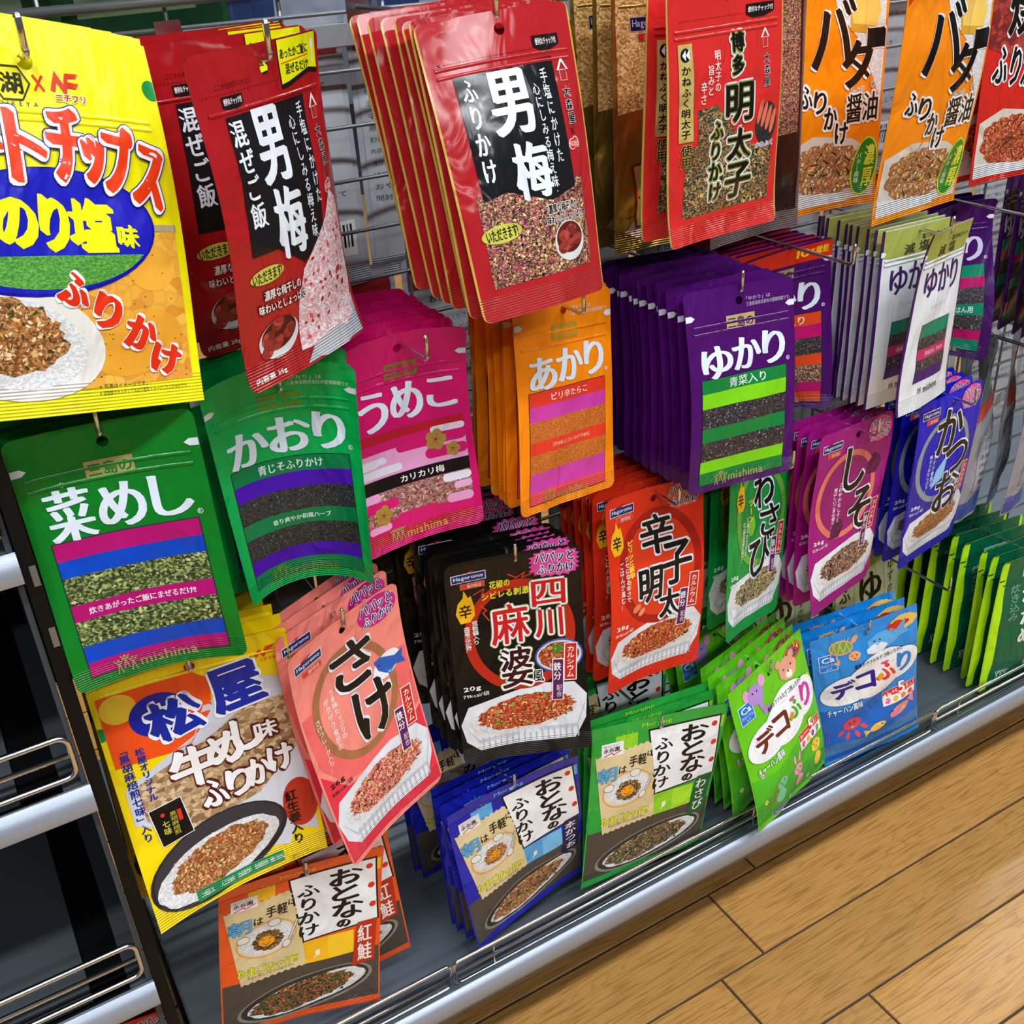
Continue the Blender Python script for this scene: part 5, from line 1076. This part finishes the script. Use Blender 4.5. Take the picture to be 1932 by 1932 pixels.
X0, X1 = .047 * U, 2.9 * U
YF = .965 * U
base = empty('shelf_base', (X0, YF, 0), label='long low shelf base with dark grey deck and silver front edge', cat='shelf')
def rel(o, par):                                    # keep world coordinates when parenting to an Empty that is not at the origin
    o.parent = par; o.matrix_parent_inverse = Matrix.Translation(-par.matrix_world.translation) if False else Matrix.Translation(-Vector(par.location)); return o
rel(MB().box((X0, .95 * U, DK - .018), (X1, 1.78 * U, DK)).build('deck_plate', 'deck_paint'), base)
lipz = -1.352 * U + CZ
prof = [(.962 * U, DK - .001), (.957 * U, lipz + .0005), (.951 * U, lipz - .001), (.9465 * U, lipz - .005), (.945 * U, lipz - .010), (.9455 * U, lipz - .016), (.948 * U, lipz - .0215), (.955 * U, lipz - .0235), (.965 * U, lipz - .0235)]
prof = [(y, z) for y, z in prof]
mb = MB().prism_x(prof[::-1], X0, X1); rel(build_auto(mb, 'front_lip', 'silver_paint', None, 50), base)
rel(MB().box((X0, 1.12 * U, 0), (X1, 1.14 * U, DK - .018)).build('kick_board', 'kick_paint'), base)
rel(MB().box((X0 - .002, .96 * U, 0), (X0, 1.78 * U, DK + .004)).build('end_panel', 'dark_panel'), base)
def guard(x0, x1, y, z0, dz, par, name='guard_rail', r=.0019, step=.06, open_ends=False):
    g = empty(name, (0, 0, 0)); rel(g, par)
    for k in range(3):
        z = z0 + dz * k
        if k == 1: rel_child(MB().tube([(x0, y, z), (x1, y, z)], r * .9, 8), 'wire', 'chrome', g)
    h = dz * 2; c = min(.006, h * .4); pts = []
    for cx, cz, a0 in ((x1 - c, z0 + h - c, 90), (x1 - c, z0 + c, 0), (x0 + c, z0 + c, -90), (x0 + c, z0 + h - c, -180)):
        for k in range(5): t = math.radians(a0 - 22.5 * k); pts.append((cx + c * math.cos(t), y, cz + c * math.sin(t)))
    rel_child(MB().tube(pts + [pts[0], pts[1]], r, 8, False), 'frame_wire', 'chrome', g)
    return g
def rel_child(mb, name, mat, par):
    o = mb.build(name, mat, par, True); return o
def guard_seg(x0, x1, par):
    # rails are sections that stand end to end in the deck
    return guard(x0, x1, .9745 * U, -1.3695 * U + CZ + .0035, .0137, par)
xs_ = [X0 + .004, .395 * U, 1.395 * U, 2.4 * U]
for a_, b_ in zip(xs_, xs_[1:]):
    g = guard_seg(a_, b_ - .003, base)
    for x in np.arange(a_ + .04, b_ - .01, .30):
        o = rel_child(MB().tube([(x, .9745 * U, -1.3695 * U + CZ + .031), (x, .9745 * U + .0016, -1.3695 * U + CZ + .018), (x, .9745 * U, DK)], .0011, 6), 'upright_wire', 'chrome', g)

# --- neighbouring black shelf unit on the left
unit = empty('black_shelf_unit', (0, .97 * U, 0), label='black shelving unit with empty shelves and chrome rails on the left', cat='shelving')
XL = -.62
rel(MB().box((.0143 * U, .975 * U, 0), (.028 * U, 1.03 * U, .735), .001).build('post', 'black_paint'), unit)
rel(MB().box((-.10 * U, 1.50 * U, .02), (-.02 * U, 1.53 * U, .74)).build('rear_upright', 'black_paint'), unit)
rel(MB().box((.007 * U, .98 * U, .02), (.0125 * U, 1.545 * U, .74)).build('side_panel', 'dark_panel'), unit)
rel(MB().box((XL, 1.53 * U, .02), (.012 * U, 1.545 * U, .74)).build('back_panel', 'dark_panel'), unit)
for z in (-.53, -.60):
    rel(MB().box((.021 * U, .9738 * U, z * U + CZ), (.027 * U, .976 * U, (z + .022) * U + CZ)).build('slot_plate', 'wire_grey'), unit)
for zl, zb, first in ((-.505, -.47, 0), (-.8, -.765, 1), (-1.115, -1.08, 2)):
    Z = zl * .97 * U + CZ if first != 2 else -1.118 * .97 * U + CZ
    Z = {0: -.489, 1: -.772, 2: -1.083}[first] * U + CZ
    s_ = empty('shelf', (0, 0, 0)); rel(s_, unit)
    MB().box((XL, .975 * U, Z - .014), (.010 * U, 1.48 * U, Z - .004)).build('shelf_plate', 'black_paint', s_)
    MB().box((XL, .99 * U, Z - .004), (-.054 * U, 1.45 * U, Z - .001)).build('deck_sheet', 'dark_panel', s_)
    MB().box((-.012 * U, .98 * U, Z - .004), (.008 * U, 1.47 * U, Z - .001)).build('edge_strip', 'dark_panel', s_)
    pr = [(.978 * U, Z - .001), (.972 * U, Z + .0005), (.966 * U, Z - .0025), (.962 * U, Z - .007), (.9605 * U, Z - .0125), (.962 * U, Z - .017), (.967 * U, Z - .0185), (.978 * U, Z - .0185)]
    build_auto(MB().prism_x(pr[::-1], XL, .0138 * U), 'front_lip', 'silver_paint', s_, 50)
    g = empty('guard_rail', (0, 0, 0)); g.parent = s_
    y, z0, h, x1, c, r = .982 * U, Z + .006, .0315, .0065 * U, .007, .0021; pts = [(XL, y, z0 + h)]
    for cx, cz, a0 in ((x1 - c, z0 + h - c, 90), (x1 - c, z0 + c, 0)):
        for k in range(6): t = math.radians(a0 - 18 * k); pts.append((cx + c * math.cos(t), y, cz + c * math.sin(t)))
    pts.append((XL, y, z0))
    MB().tube(pts, r, 10).build('frame_wire', 'chrome', g, True); MB().tube([(XL, y + .001, z0 + h * .5), (x1 - .001, y + .001, z0 + h * .5)], r * .9, 10).build('wire', 'chrome', g, True)
rel(MB().box((XL, .972 * U, -.478 * U + CZ), (.009 * U, 1.0 * U, -.395 * U + CZ), .006).build('label_holder', 'black_paint'), unit)

# --- wire grid that carries the hooks
YG = 1.345 * U
grid = empty('wire_grid_panel', (0, YG, 0), label='grey wire grid panel behind the hanging pouches', cat='grid panel')
zt, zb_ = -.055 * 1.345 * U + CZ + .25, DK + .01
hw_ = MB().tube([(.06 * U, 0, 0), (2.7 * U, 0, 0)], .0016, 6).build('wire', 'wire_grey', grid, True)
hw_.location = (0, 0, zb_)
z = zb_ + .04
while z < zt:
    o = hw_.copy(); col.objects.link(o); o.parent = grid; o.location = (0, 0, z); z += .0395
vw_ = MB().tube([(0, 0, zb_), (0, 0, zt)], .0016, 6).build('wire', 'wire_grey', grid, True); vw_.location = (.07 * U, .003, 0)
x = .07 * U + .08
while x < 2.7 * U:
    o = vw_.copy(); col.objects.link(o); o.parent = grid; o.location = (x, .003, 0); x += .08
MB().tube([(.06 * U, -.004, -.068 * U * 1.0 + CZ), (2.7 * U, -.004, -.068 * U + CZ)], .0034, 10).build('bracing_rod', 'wire_grey', grid, True)
rp = empty('rail', (0, 0, 0)) if False else MB().box((.28 * U, -.003, -.135 * U + CZ), (2.7 * U, .002, -.108 * U + CZ), .0008).build('cross_rail', 'grey_rail', grid)

# ------------------------------------------------------------------ hooks
def hook(x, z, label, y=1.0, r=.00145, tip=.011, group='chrome display hooks on the wire grid'):
    """bent wire: mount on the grid, long rod, upturned rounded tip"""
    x, y, z = x * U, y * U, z * U + CZ; t = empty('display_hook', (x, YG - .002, z)); tag(t, label, 'hook', group)
    L = YG - .002 - y; c = .004; pts = [(0, 0, 0), (0, -L + c, 0)] + [(0, -L + c - c * math.sin(a), c - c * math.cos(a)) for a in (.4, .8, 1.2, 1.57)]
    MB().tube(pts, r, 10).build('rod', 'chrome', t, True)
    MB().tube([(0, -L, c * .8), (0, -L, c + tip * .75), (0, -L, c + tip - r * .3), (0, -L, c + tip)], r, 12).build('tip', 'chrome', t, True)
    s = MB(); 
    for k in range(3): a = [(r * math.cos(q) * math.cos(k * .5), -L + r * math.sin(q) * math.cos(k * .5), c + tip + r * math.sin(k * .5)) for q in np.linspace(0, 6.283, 12, False)]; s.v += a
    s.f = [(k * 12 + i, k * 12 + (i + 1) % 12, k * 12 + 12 + (i + 1) % 12, k * 12 + 12 + i) for k in range(2) for i in range(12)] + [tuple(24 + i for i in range(12))]
    s.build('end_cap', 'chrome', t, True)
    MB().box((-.009, -.001, -.014), (.009, .0005, .01), .0006).build('mount_plate', 'chrome', t)
    return t

# ------------------------------------------------------------------ the pouches on their hooks
FIT = {
'chips':([0.24,0.322,0.1,0.263,0.22,0.393,0.292,0.154,0.213,0.146,0.066,0.447,-0.109],[0.134,1.023,-0.087]),
'maze':([0.187,0.3,0.07,0.582,-0.02,-0.078,0.069,-0.034,0.291,-0.389,0.43,0.283,0.272],[0.33,1.011,-0.111]),
'furi':([0.17,0.289,0.06,-0.063,-0.055,0.312,0.292,0.225,0.287,-0.253,0.015,0.515,0.277],[0.566,0.996,-0.1]),
'hakata':([0.181,0.28,0.07,0.102,-0.007,0.006,0.015,-0.029,0.199,0.047,-0.065,0.045,-0.288],[0.855,1.001,-0.093]),
'butter':([0.174,0.323,0.06,0.062,-0.039,0.013,-0.069,-0.15,0.01,0.123,-0.1,-0.028,-0.02],[1.249,1.029,-0.104]),
'name':([0.172,0.268,0.075,-0.225,-0.024,-0.034,0.085,0.148,-0.008,0.208,-0.199,-0.395,-0.396],[0.114,0.989,-0.411]),
'kaori':([0.17,0.274,0.075,-0.208,-0.014,-0.405,-0.085,0.03,-0.042,0.174,-0.094,-1.212,-1.063],[0.3,1.038,-0.412]),
'umeko':([0.165,0.257,0.075,0.028,0.026,-0.225,0.083,0.195,0.126,-0.024,-0.015,-0.939,0.265],[0.455,1.074,-0.425]),
'akari':([0.176,0.258,0.075,0.274,0.152,0.11,0.141,0.099,0.152,-0.084,0.089,0.021,-0.203],[0.66,1.044,-0.416]),
'aona':([0.166,0.264,0.075,-0.094,0.035,0.202,0.21,0.076,0.088,-0.211,0.194,-0.081,-0.032],[0.89,0.996,-0.441]),
'y10':([0.165,0.26,0.075,-0.127,-0.08,-0.351,-0.067,-0.033,-0.084,0.359,0.252,-0.218,-0.031],[1.083,1.125,-0.456]),
'gen2':([0.168,0.263,0.075,0.127,0.06,0.027,0.054,0.033,0.011,0.015,-0.032,0.08,0.008],[1.27,1.05,-0.442]),
'gen':([0.17,0.262,0.075,0.355,0.085,-0.222,0.016,0.031,0.221,0.189,-0.095,-0.087,0.406],[1.273,0.999,-0.434]),
'shisog':([0.167,0.254,0.075,-0.058,0.005,-0.601,0.073,0.049,-0.086,0.566,0.324,-0.436,-0.053],[1.462,1.145,-0.457]),
'matsu':([0.217,0.325,0.07,-0.139,-0.003,-0.099,0.055,0.224,0.202,-0.363,0.057,-0.064,-0.425],[0.145,1.018,-0.704]),
'sake':([0.177,0.313,0.06,0.385,-0.047,-0.143,0.067,0.165,0.198,0.061,-0.113,-0.224,-0.118],[0.315,0.994,-0.71]),
'mapo':([0.176,0.313,0.06,-0.306,-0.005,-0.138,0.015,0.132,0.106,0.014,0.083,-0.191,-0.242],[0.548,1.003,-0.711]),
'kara':([0.173,0.303,0.06,0.019,0.078,-0.03,0.171,0.023,0.082,-0.163,0.132,-0.285,-0.219],[0.803,1.053,-0.72]),
'wasabi':([0.178,0.3,0.06,0.326,0.192,0.132,0.122,0.09,0.129,0.086,-0.136,-0.172,-0.065],[1.013,1.074,-0.714]),
'shiso':([0.177,0.306,0.06,0.112,0.044,0.181,-0.06,0.08,-0.015,0.142,-0.291,0.054,-0.127],[1.175,1.034,-0.721]),
'katsuo':([0.179,0.3,0.06,0.14,0.021,0.134,-0.037,-0.031,-0.07,-0.003,-0.058,0.149,-0.182],[1.391,1.038,-0.727]),
'orange':([0.217,0.276,0.07,-0.055,0.153,-0.187,-0.022,0.038,0.055,0.073,0.026,-0.183,-0.064],[0.218,1.011,-1.065]),
'blue':([0.21,0.271,0.05,-0.038,-0.07,-0.167,0.005,-0.054,0.108,-0.139,-0.084,-0.272,-0.031],[0.527,1.007,-1.075]),
'green':([0.237,0.281,0.08,-0.112,0.154,0.144,0.048,0.049,0.057,-0.234,0.1,-0.097,0.037],[0.784,1.004,-1.088]),
'dgreen':([0.199,0.279,0.09,0.248,-0.092,0.178,0.271,0.219,-0.004,-0.001,-0.0,0.052,-0.026],[0.999,1.006,-1.08]),
'dblue':([0.199,0.284,0.07,-0.265,-0.167,0.063,-0.034,0.019,0.238,-0.018,-0.075,0.138,0.056],[1.217,1.008,-1.091]),
}
ORD = ['', 'first', 'second', 'third', 'fourth', 'fifth', 'sixth', 'seventh', 'eighth', 'ninth', 'tenth', 'eleventh', 'twelfth', 'thirteenth']
NAME = 'seasoning_pouch'
def copy_tree(o, parent=None):
    c = o.copy(); col.objects.link(c)
    if parent: c.parent = parent
    for ch in o.children: copy_tree(ch, c)
    return c
def damp(q, k, kt=None):
    W, H, hv, yaw, roll, t0, t1, t2, t3, f1, f2, k0, k1 = q; kt = k if kt is None else kt
    return [W, H, hv, 0, 0, t0 * kt, t1 * kt, t2 * kt, t3 * kt, f1 * k * .5, f2 * k * .5, k0 * .3, k1 * .3]
def stack(prod, fit, label, short, group, offs, k=.5, hx=None, yaw=None, roll=None, seed=1, jit=1., kt=.7, front=True, O=None, dx=0., bmesh_variants=2):
    q, o = FIT[fit] if isinstance(fit, str) else fit; O = O or o; p = PR[prod]; rnd = random.Random(seed)
    if front:
        e = empty(NAME, P(*O)); tag(e, label, 'pouch', group); build_pouch(p, q, e, seed)
    if not offs: return
    yw = q[3] * k if yaw is None else yaw; rl = q[4] * k if roll is None else roll; protos = []
    for i, dy in enumerate(offs):
        if len(protos) < min(bmesh_variants, len(offs)):
            b = empty(NAME); qq = damp(q, k, kt); v = len(protos)
            qq[5] += (-.015, .015)[v]; qq[7] += (.02, -.015)[v]; qq[8] += (-.02, .03)[v]
            build_pouch(p, qq, b, seed + 5 + v); protos.append(b)
        else: b = copy_tree(protos[i % len(protos)])
        zz = O[2] if hx is None else hx
        b.location = P(O[0] + dx + rnd.uniform(-.003, .003) * jit, O[1] + dy, O[2])
        b.rotation_mode = 'XYZ'; b.rotation_euler = (rnd.uniform(-.006, .006) * jit, rl + rnd.uniform(-.02, .02) * jit, yw + rnd.uniform(-.012, .012) * jit)
        tag(b, f'{short}, {ORD[i + 1]} behind the front one' if front else f'{short}, {ORD[i + 1]} from the front', 'pouch', group)

def G(s): return s + ' on one hook'
stack('chips', 'chips', 'large yellow potato chip style pouch at the top left corner, front of its hook', 'yellow potato chip style pouch at top left', G('yellow chip flavour pouches'), [.036, .064, .11, .134, .158, .205, .253], k=1., kt=1., seed=3, jit=.4)
stack('maze', 'maze', 'red plum rice-mix pouch with yellow corner flag, turned to the right, front', 'red plum rice-mix pouch with yellow corner flag', G('red plum rice mix pouches'), [.100, .150, .166, .182, .198], k=.55, yaw=.22, seed=4)
stack('furi', 'furi', 'glossy red plum furikake pouch with black panel, front of the top row stack', 'gold-edged red plum furikake pouch', G('red plum furikake pouches'), [.018, .034, .054, .08, .108, .143, .163], k=.7, seed=5, kt=.9)
stack('hakata', 'hakata', 'bright red spicy cod roe pouch with gold strip and nori window', 'bright red cod roe pouch', G('red cod roe pouches'), [.03], k=.5, seed=6, roll=.04)
stack('butter', 'butter', 'orange butter soy sauce pouch hanging in front, green oval badge', 'orange butter soy sauce pouch', G('orange butter soy pouches'), [], seed=7)
qn = [.176, .327, .06, -.04, .0, -.02, .03, .02, .03, .02, 0, -.2, -.2]
stack('butter', (qn, [1.185, 1.16, -.1]), 'orange butter soy sauce pouch hanging deeper, behind the red cod roe pouch', 'x', G('orange butter soy pouches'), [], seed=8)
stack('yaki', (qn, [1.53, 1.12, -.1]), 'red grilled meat flavour pouch in the top right corner', 'red grilled meat flavour pouch at top right', G('red grilled meat pouches'), [.03], seed=9)
stack('clearbag', ([.176, .327, .06, .12, .0, -.02, .03, .02, .03, .02, 0, -.2, -.2], [1.035, 1.15, -.11]), 'dark red bag in clear film just behind the right edge of the cod roe pouch', 'dark red bag in clear film', G('dark red clear-film bags'), [.05], seed=10)
qs = [.165, .31, .06, .05, .02, .02, .05, .03, .05, 0, 0, 0, 0]
stack('sesame', (qs, [.872, 1.13, -.1]), 'gold foil sesame pouch nearest the red cod roe pouch', 'gold foil sesame pouch', G('gold sesame pouches'), [.035, .085], seed=11)

stack('name', 'name', 'dark green rice greens pouch with magenta and blue bands, front left', 'dark green rice greens pouch', G('dark green pouches'), [.018, .036, .062, .09, .12, .15], k=.8, seed=12)
stack('kaori', 'kaori', 'bright green herb pouch with purple bands, front of its hook', 'bright green herb pouch', G('bright green pouches'), [.022, .04, .06], k=.6, seed=13)
stack('umeko', 'umeko', 'magenta crunchy plum pouch with pink clouds, front of its hook', 'magenta crunchy plum pouch', G('magenta plum pouches'), [.02, .04, .058, .078, .098, .118, .14, .16], k=.6, seed=14)
stack('akari', 'akari', 'orange spicy roe pouch with magenta bands, front of its hook', 'orange spicy roe pouch', G('orange roe pouches'), [.02, .026, .043, .06, .088, .105], k=.8, seed=15)
stack('aona', 'aona', 'purple pouch with lime and green bands, front of the middle row', 'purple pouch of the lime-banded kind', G('purple lime-banded pouches'), [.015, .036, .05, .062, .075, .092, .107, .118, .136, .147, .165, .18], k=.6, seed=16)
stack('y10', 'y10', 'purple pouch with red header offering ten percent more, front', 'purple pouch with red header', G('red-headed purple pouches'), [.014, .028, .044, .06, .078, .11, .13], k=.3, seed=17)
stack('genen', 'gen', 'crumpled white and olive reduced-salt pouch at the hook tip', 'x', G('white and olive pouches'), [], seed=18)
stack('genen', 'gen2', 'straight white and olive reduced-salt pouch directly behind the crumpled one', 'white and olive pouch of the stack', G('white and olive pouches'), [.014, .026, .045, .057, .067, .083, .104, .116, .124], k=.8, seed=19)
stack('shisog', 'shisog', 'purple and teal banded pouch right of the white reduced-salt pouches', 'purple and teal banded pouch', G('purple teal-banded pouches'), [.02, .04], k=.3, seed=20)
stack('shisog', ([.165, .262, .075, .3, .05, 0, .05, .02, .03, 0, 0, -.2, -.2], [1.68, 1.06, -.44]), 'purple pouch with teal bands at the right edge, nearest', 'purple teal pouch at the right edge', G('purple pouches at the right edge'), [.025, .05, .075, .1, .125], k=.9, yaw=.3, seed=21)

stack('matsu', 'matsu', 'large yellow beef bowl flavour pouch, lower left front', 'yellow beef bowl flavour pouch', G('yellow beef bowl pouches'), [.02, .036, .052, .08, .1], k=.9, seed=22)
stack('sake', 'sake', 'pink salmon flake pouch hanging askew, front of its hook', 'pink salmon flake pouch', G('pink salmon pouches'), [.035, .055, .075], k=.95, kt=.9, seed=23)
stack('mapo', 'mapo', 'black spicy mapo flavour pouch with pink star badge, front', 'black mapo flavour pouch', G('black mapo pouches'), [.017, .026, .04, .057, .092, .155, .175], k=.7, seed=24)
stack('kara', 'kara', 'red spicy roe pouch with white dish, front of its hook', 'red spicy roe pouch', G('red spicy roe pouches'), [.024, .039, .05, .069, .092, .111], k=.6, seed=25)
stack('wasabi', 'wasabi', 'green wasabi pouch with white dish, front, below the purple pouches', 'green wasabi pouch', G('green wasabi pouches'), [.025, .045, .07], k=.7, seed=26)
stack('shiso', 'shiso', 'purple-red shiso pouch with white dish, front of its hook', 'purple-red shiso pouch', G('purple-red shiso pouches'), [.022, .04, .06], k=.6, seed=27)
stack('katsuo', 'katsuo', 'blue bonito pouch with white dish, front of its hook', 'blue bonito pouch', G('blue bonito pouches'), [.027, .044, .065], k=.6, seed=28)

stack('orange', 'orange', 'orange packet with red salmon tag, lowest left front', 'orange packet with red salmon tag', G('orange salmon packets'), [.03], k=.2, seed=29, dx=.02, roll=-.05)
stack('blue', 'blue', 'blue packet with bonito tag, front of its hook in the bottom row', 'blue bonito packet', G('blue bonito packets'), [.018, .034, .05, .155, .172], k=.6, seed=30, kt=.3)
stack('green', 'green', 'green packet with wasabi tag, front of its hook in the bottom row', 'green wasabi packet', G('green wasabi packets'), [.02, .038, .14, .16], k=.5, seed=31)
stack('dgreen', 'dgreen', 'lime green packet with rice-ball animals, front of its hook', 'lime green animal packet', G('lime green animal packets'), [.024, .046, .068, .13, .155], k=.8, seed=32, kt=.5)
stack('dblue', 'dblue', 'sky blue packet with rice-ball sea animals, front', 'sky blue sea animal packet', G('sky blue sea animal packets'), [.028, .052], k=.9, seed=33)
stack('yuzu', ([.2, .28, .07, .1, .02, 0, .03, .02, .02, 0, 0, 0, 0], [1.40, 1.17, -1.08]), 'pale cream and green yuzu packet half hidden behind the sky blue ones', 'pale yuzu packet', G('pale yuzu packets'), [.025], seed=34)
stack('yuzu', ([.2, .28, .07, .1, .02, 0, .03, .02, .02, 0, 0, 0, 0], [1.2, 1.2, -1.08]), 'shaded yuzu packet low behind the purple-red shiso pouches', 'shaded yuzu packet behind shiso', G('shaded yuzu packets'), [.03], seed=35)
ql = [.2, .285, .07, -.04, .05, .02, .05, .04, .02, .05, -.1, .0, .3]
stack('leafy', (ql, [1.655, 1.0, -1.10]), 'dark green wakame pouch with lime edge, nearest at the right frame edge', 'dark green wakame pouch with lime edge', G('dark green lime-edged pouches'), [.025, .05, .085, .115, .15, .185, .22], k=1., yaw=-.04, seed=36, jit=1.6, kt=1.)
qv = [.18, .33, .05, .78, .1, .0, .06, .02, -.1, .5, -.2, .6, .4]
stack('silver', (qv, [1.585, 1.12, -.70]), 'crumpled grey foil pouch hanging edge-on, nearest the blue bonito pouch', 'crumpled grey foil pouch edge-on', G('crumpled grey foil pouches'), [.05, .1], k=1., yaw=.76, seed=37, jit=3)
stack('silver', (qv, [1.69, 1.1, -.71]), 'crumpled grey foil pouch at the right frame edge', 'grey foil pouch at the right frame edge', G('grey foil pouches at the edge'), [.05], k=1., yaw=.7, seed=38, jit=3)

stack('kara', ([.176, .303, .06, -.1, .05, .05, .05, .05, .05, 0, 0, 0, 0], [-.055, 1.13, -1.325]), 'red pouch standing low in the black shelf unit, bottom edge of the frame', 'x', 'red pouch in the black unit', [], seed=61)

# ------------------------------------------------------------------ the other side of the grid: pouches seen from behind
def rear_row(prod, z, xs, y, what, seed):
    rnd = random.Random(seed); proto = None
    for i, x in enumerate(xs):
        if proto is None:
            b = empty(NAME); q = [.195, .345, .05, 0, 0, .0, .03, .0, .02, 0, 0, .1, .1]; build_pouch(PR[prod], q, b, seed); proto = b
        else: b = copy_tree(proto)
        b.location = P(x, y + rnd.uniform(0, .01), z); b.rotation_euler = (0, rnd.uniform(-.02, .02), rnd.uniform(-.06, .06))
        tag(b, f'{what}, {ORD[i + 1]} from the left', 'pouch', what)
rear_row('rear', -.115, [.46 + .205 * k for k in range(8)], 1.385, 'pale pouch back behind the top of the wire grid', 41)
rear_row('rear', -.44, [.50 + .205 * k for k in range(9)], 1.385, 'pale pouch back behind the middle of the grid', 42)
rear_row('rear_dark', -.71, [.31, .51, .72], 1.385, 'dark grey pouch back behind the salmon pouches', 43)
rear_row('rear', -.74, [.93 + .205 * k for k in range(7)], 1.385, 'pale pouch back low behind the grid', 44)
rear_row('rear_green', .19, [.14, .33], 1.43, 'dark green pouch bottom beyond the top wire', 45)
rear_row('rear_navy', .185, [.53, .73], 1.43, 'navy pouch bottom beyond the top wire above the plum pouches', 46)
rear_row('rear_green', -.66, [.115], 1.5, 'pale and green pouch seen through the gap beside the post', 47)

# ------------------------------------------------------------------ hooks, one for each stack
for x, z, what, r, tp, y in ((.134, -.082, 'yellow chip flavour pouches', .0019, .014, 1.), (.334, -.104, 'red rice-mix plum pouches', .0019, .014, 1.), (.566, -.092, 'red plum furikake pouches', .0019, .014, 1.),
        (.855, -.088, 'red cod roe pouches', .0019, .012, 1.), (1.25, -.092, 'orange butter soy pouches', .0019, .012, 1.), (1.185, -.092, 'deeper orange butter soy pouch', .0019, .012, 1.13), (1.035, -.1, 'dark red clear-film bags', .0019, .012, 1.12), (1.53, -.092, 'red grilled meat pouches', .0019, .012, 1.),
        (.113, -.405, 'dark green greens pouches', .00145, .013, .985), (.293, -.412, 'bright green herb pouches', .00145, .011, 1.0), (.458, -.418, 'magenta plum pouches', .00145, .012, 1.), (.66, -.411, 'orange spicy roe pouches', .00145, .012, 1.),
        (.893, -.432, 'purple lime-banded pouches', .00145, .012, .995), (1.09, -.436, 'red-headed purple pouches', .00145, .012, 1.), (1.273, -.43, 'white reduced-salt pouches', .00145, .012, .995), (1.467, -.438, 'purple teal-banded pouches', .00145, .012, 1.), (1.68, -.43, 'purple pouches at right edge', .00145, .012, 1.),
        (.143, -.70, 'yellow beef bowl pouches', .00145, .01, 1.), (.317, -.706, 'pink salmon pouches', .00145, .011, .99), (.55, -.706, 'black mapo pouches', .00145, .011, .998), (.806, -.712, 'red spicy roe pouches', .00145, .012, 1.), (1.01, -.716, 'green wasabi pouches', .00145, .012, 1.),
        (1.179, -.714, 'purple-red shiso pouches', .00145, .012, 1.), (1.393, -.72, 'blue bonito pouches', .00145, .012, 1.), (1.6, -.69, 'grey foil pouches', .0019, .01, 1.02), (1.70, -.7, 'grey foil pouches at the right edge', .0019, .01, 1.02),
        (.222, -1.058, 'orange salmon packets', .00145, .009, 1.), (.528, -1.068, 'blue bonito packets', .00145, .009, 1.), (.783, -1.083, 'green wasabi packets', .00145, .009, .998), (.999, -1.076, 'lime green animal packets', .00145, .01, 1.),
        (1.216, -1.086, 'sky blue sea animal packets', .00145, .01, 1.), (1.409, -1.076, 'pale yuzu packets', .00145, .011, 1.), (1.655, -1.094, 'dark green wakame pouches', .00145, .011, .99)):
    hook(x, z, f'chrome hook carrying the {what}', y, r, tp)
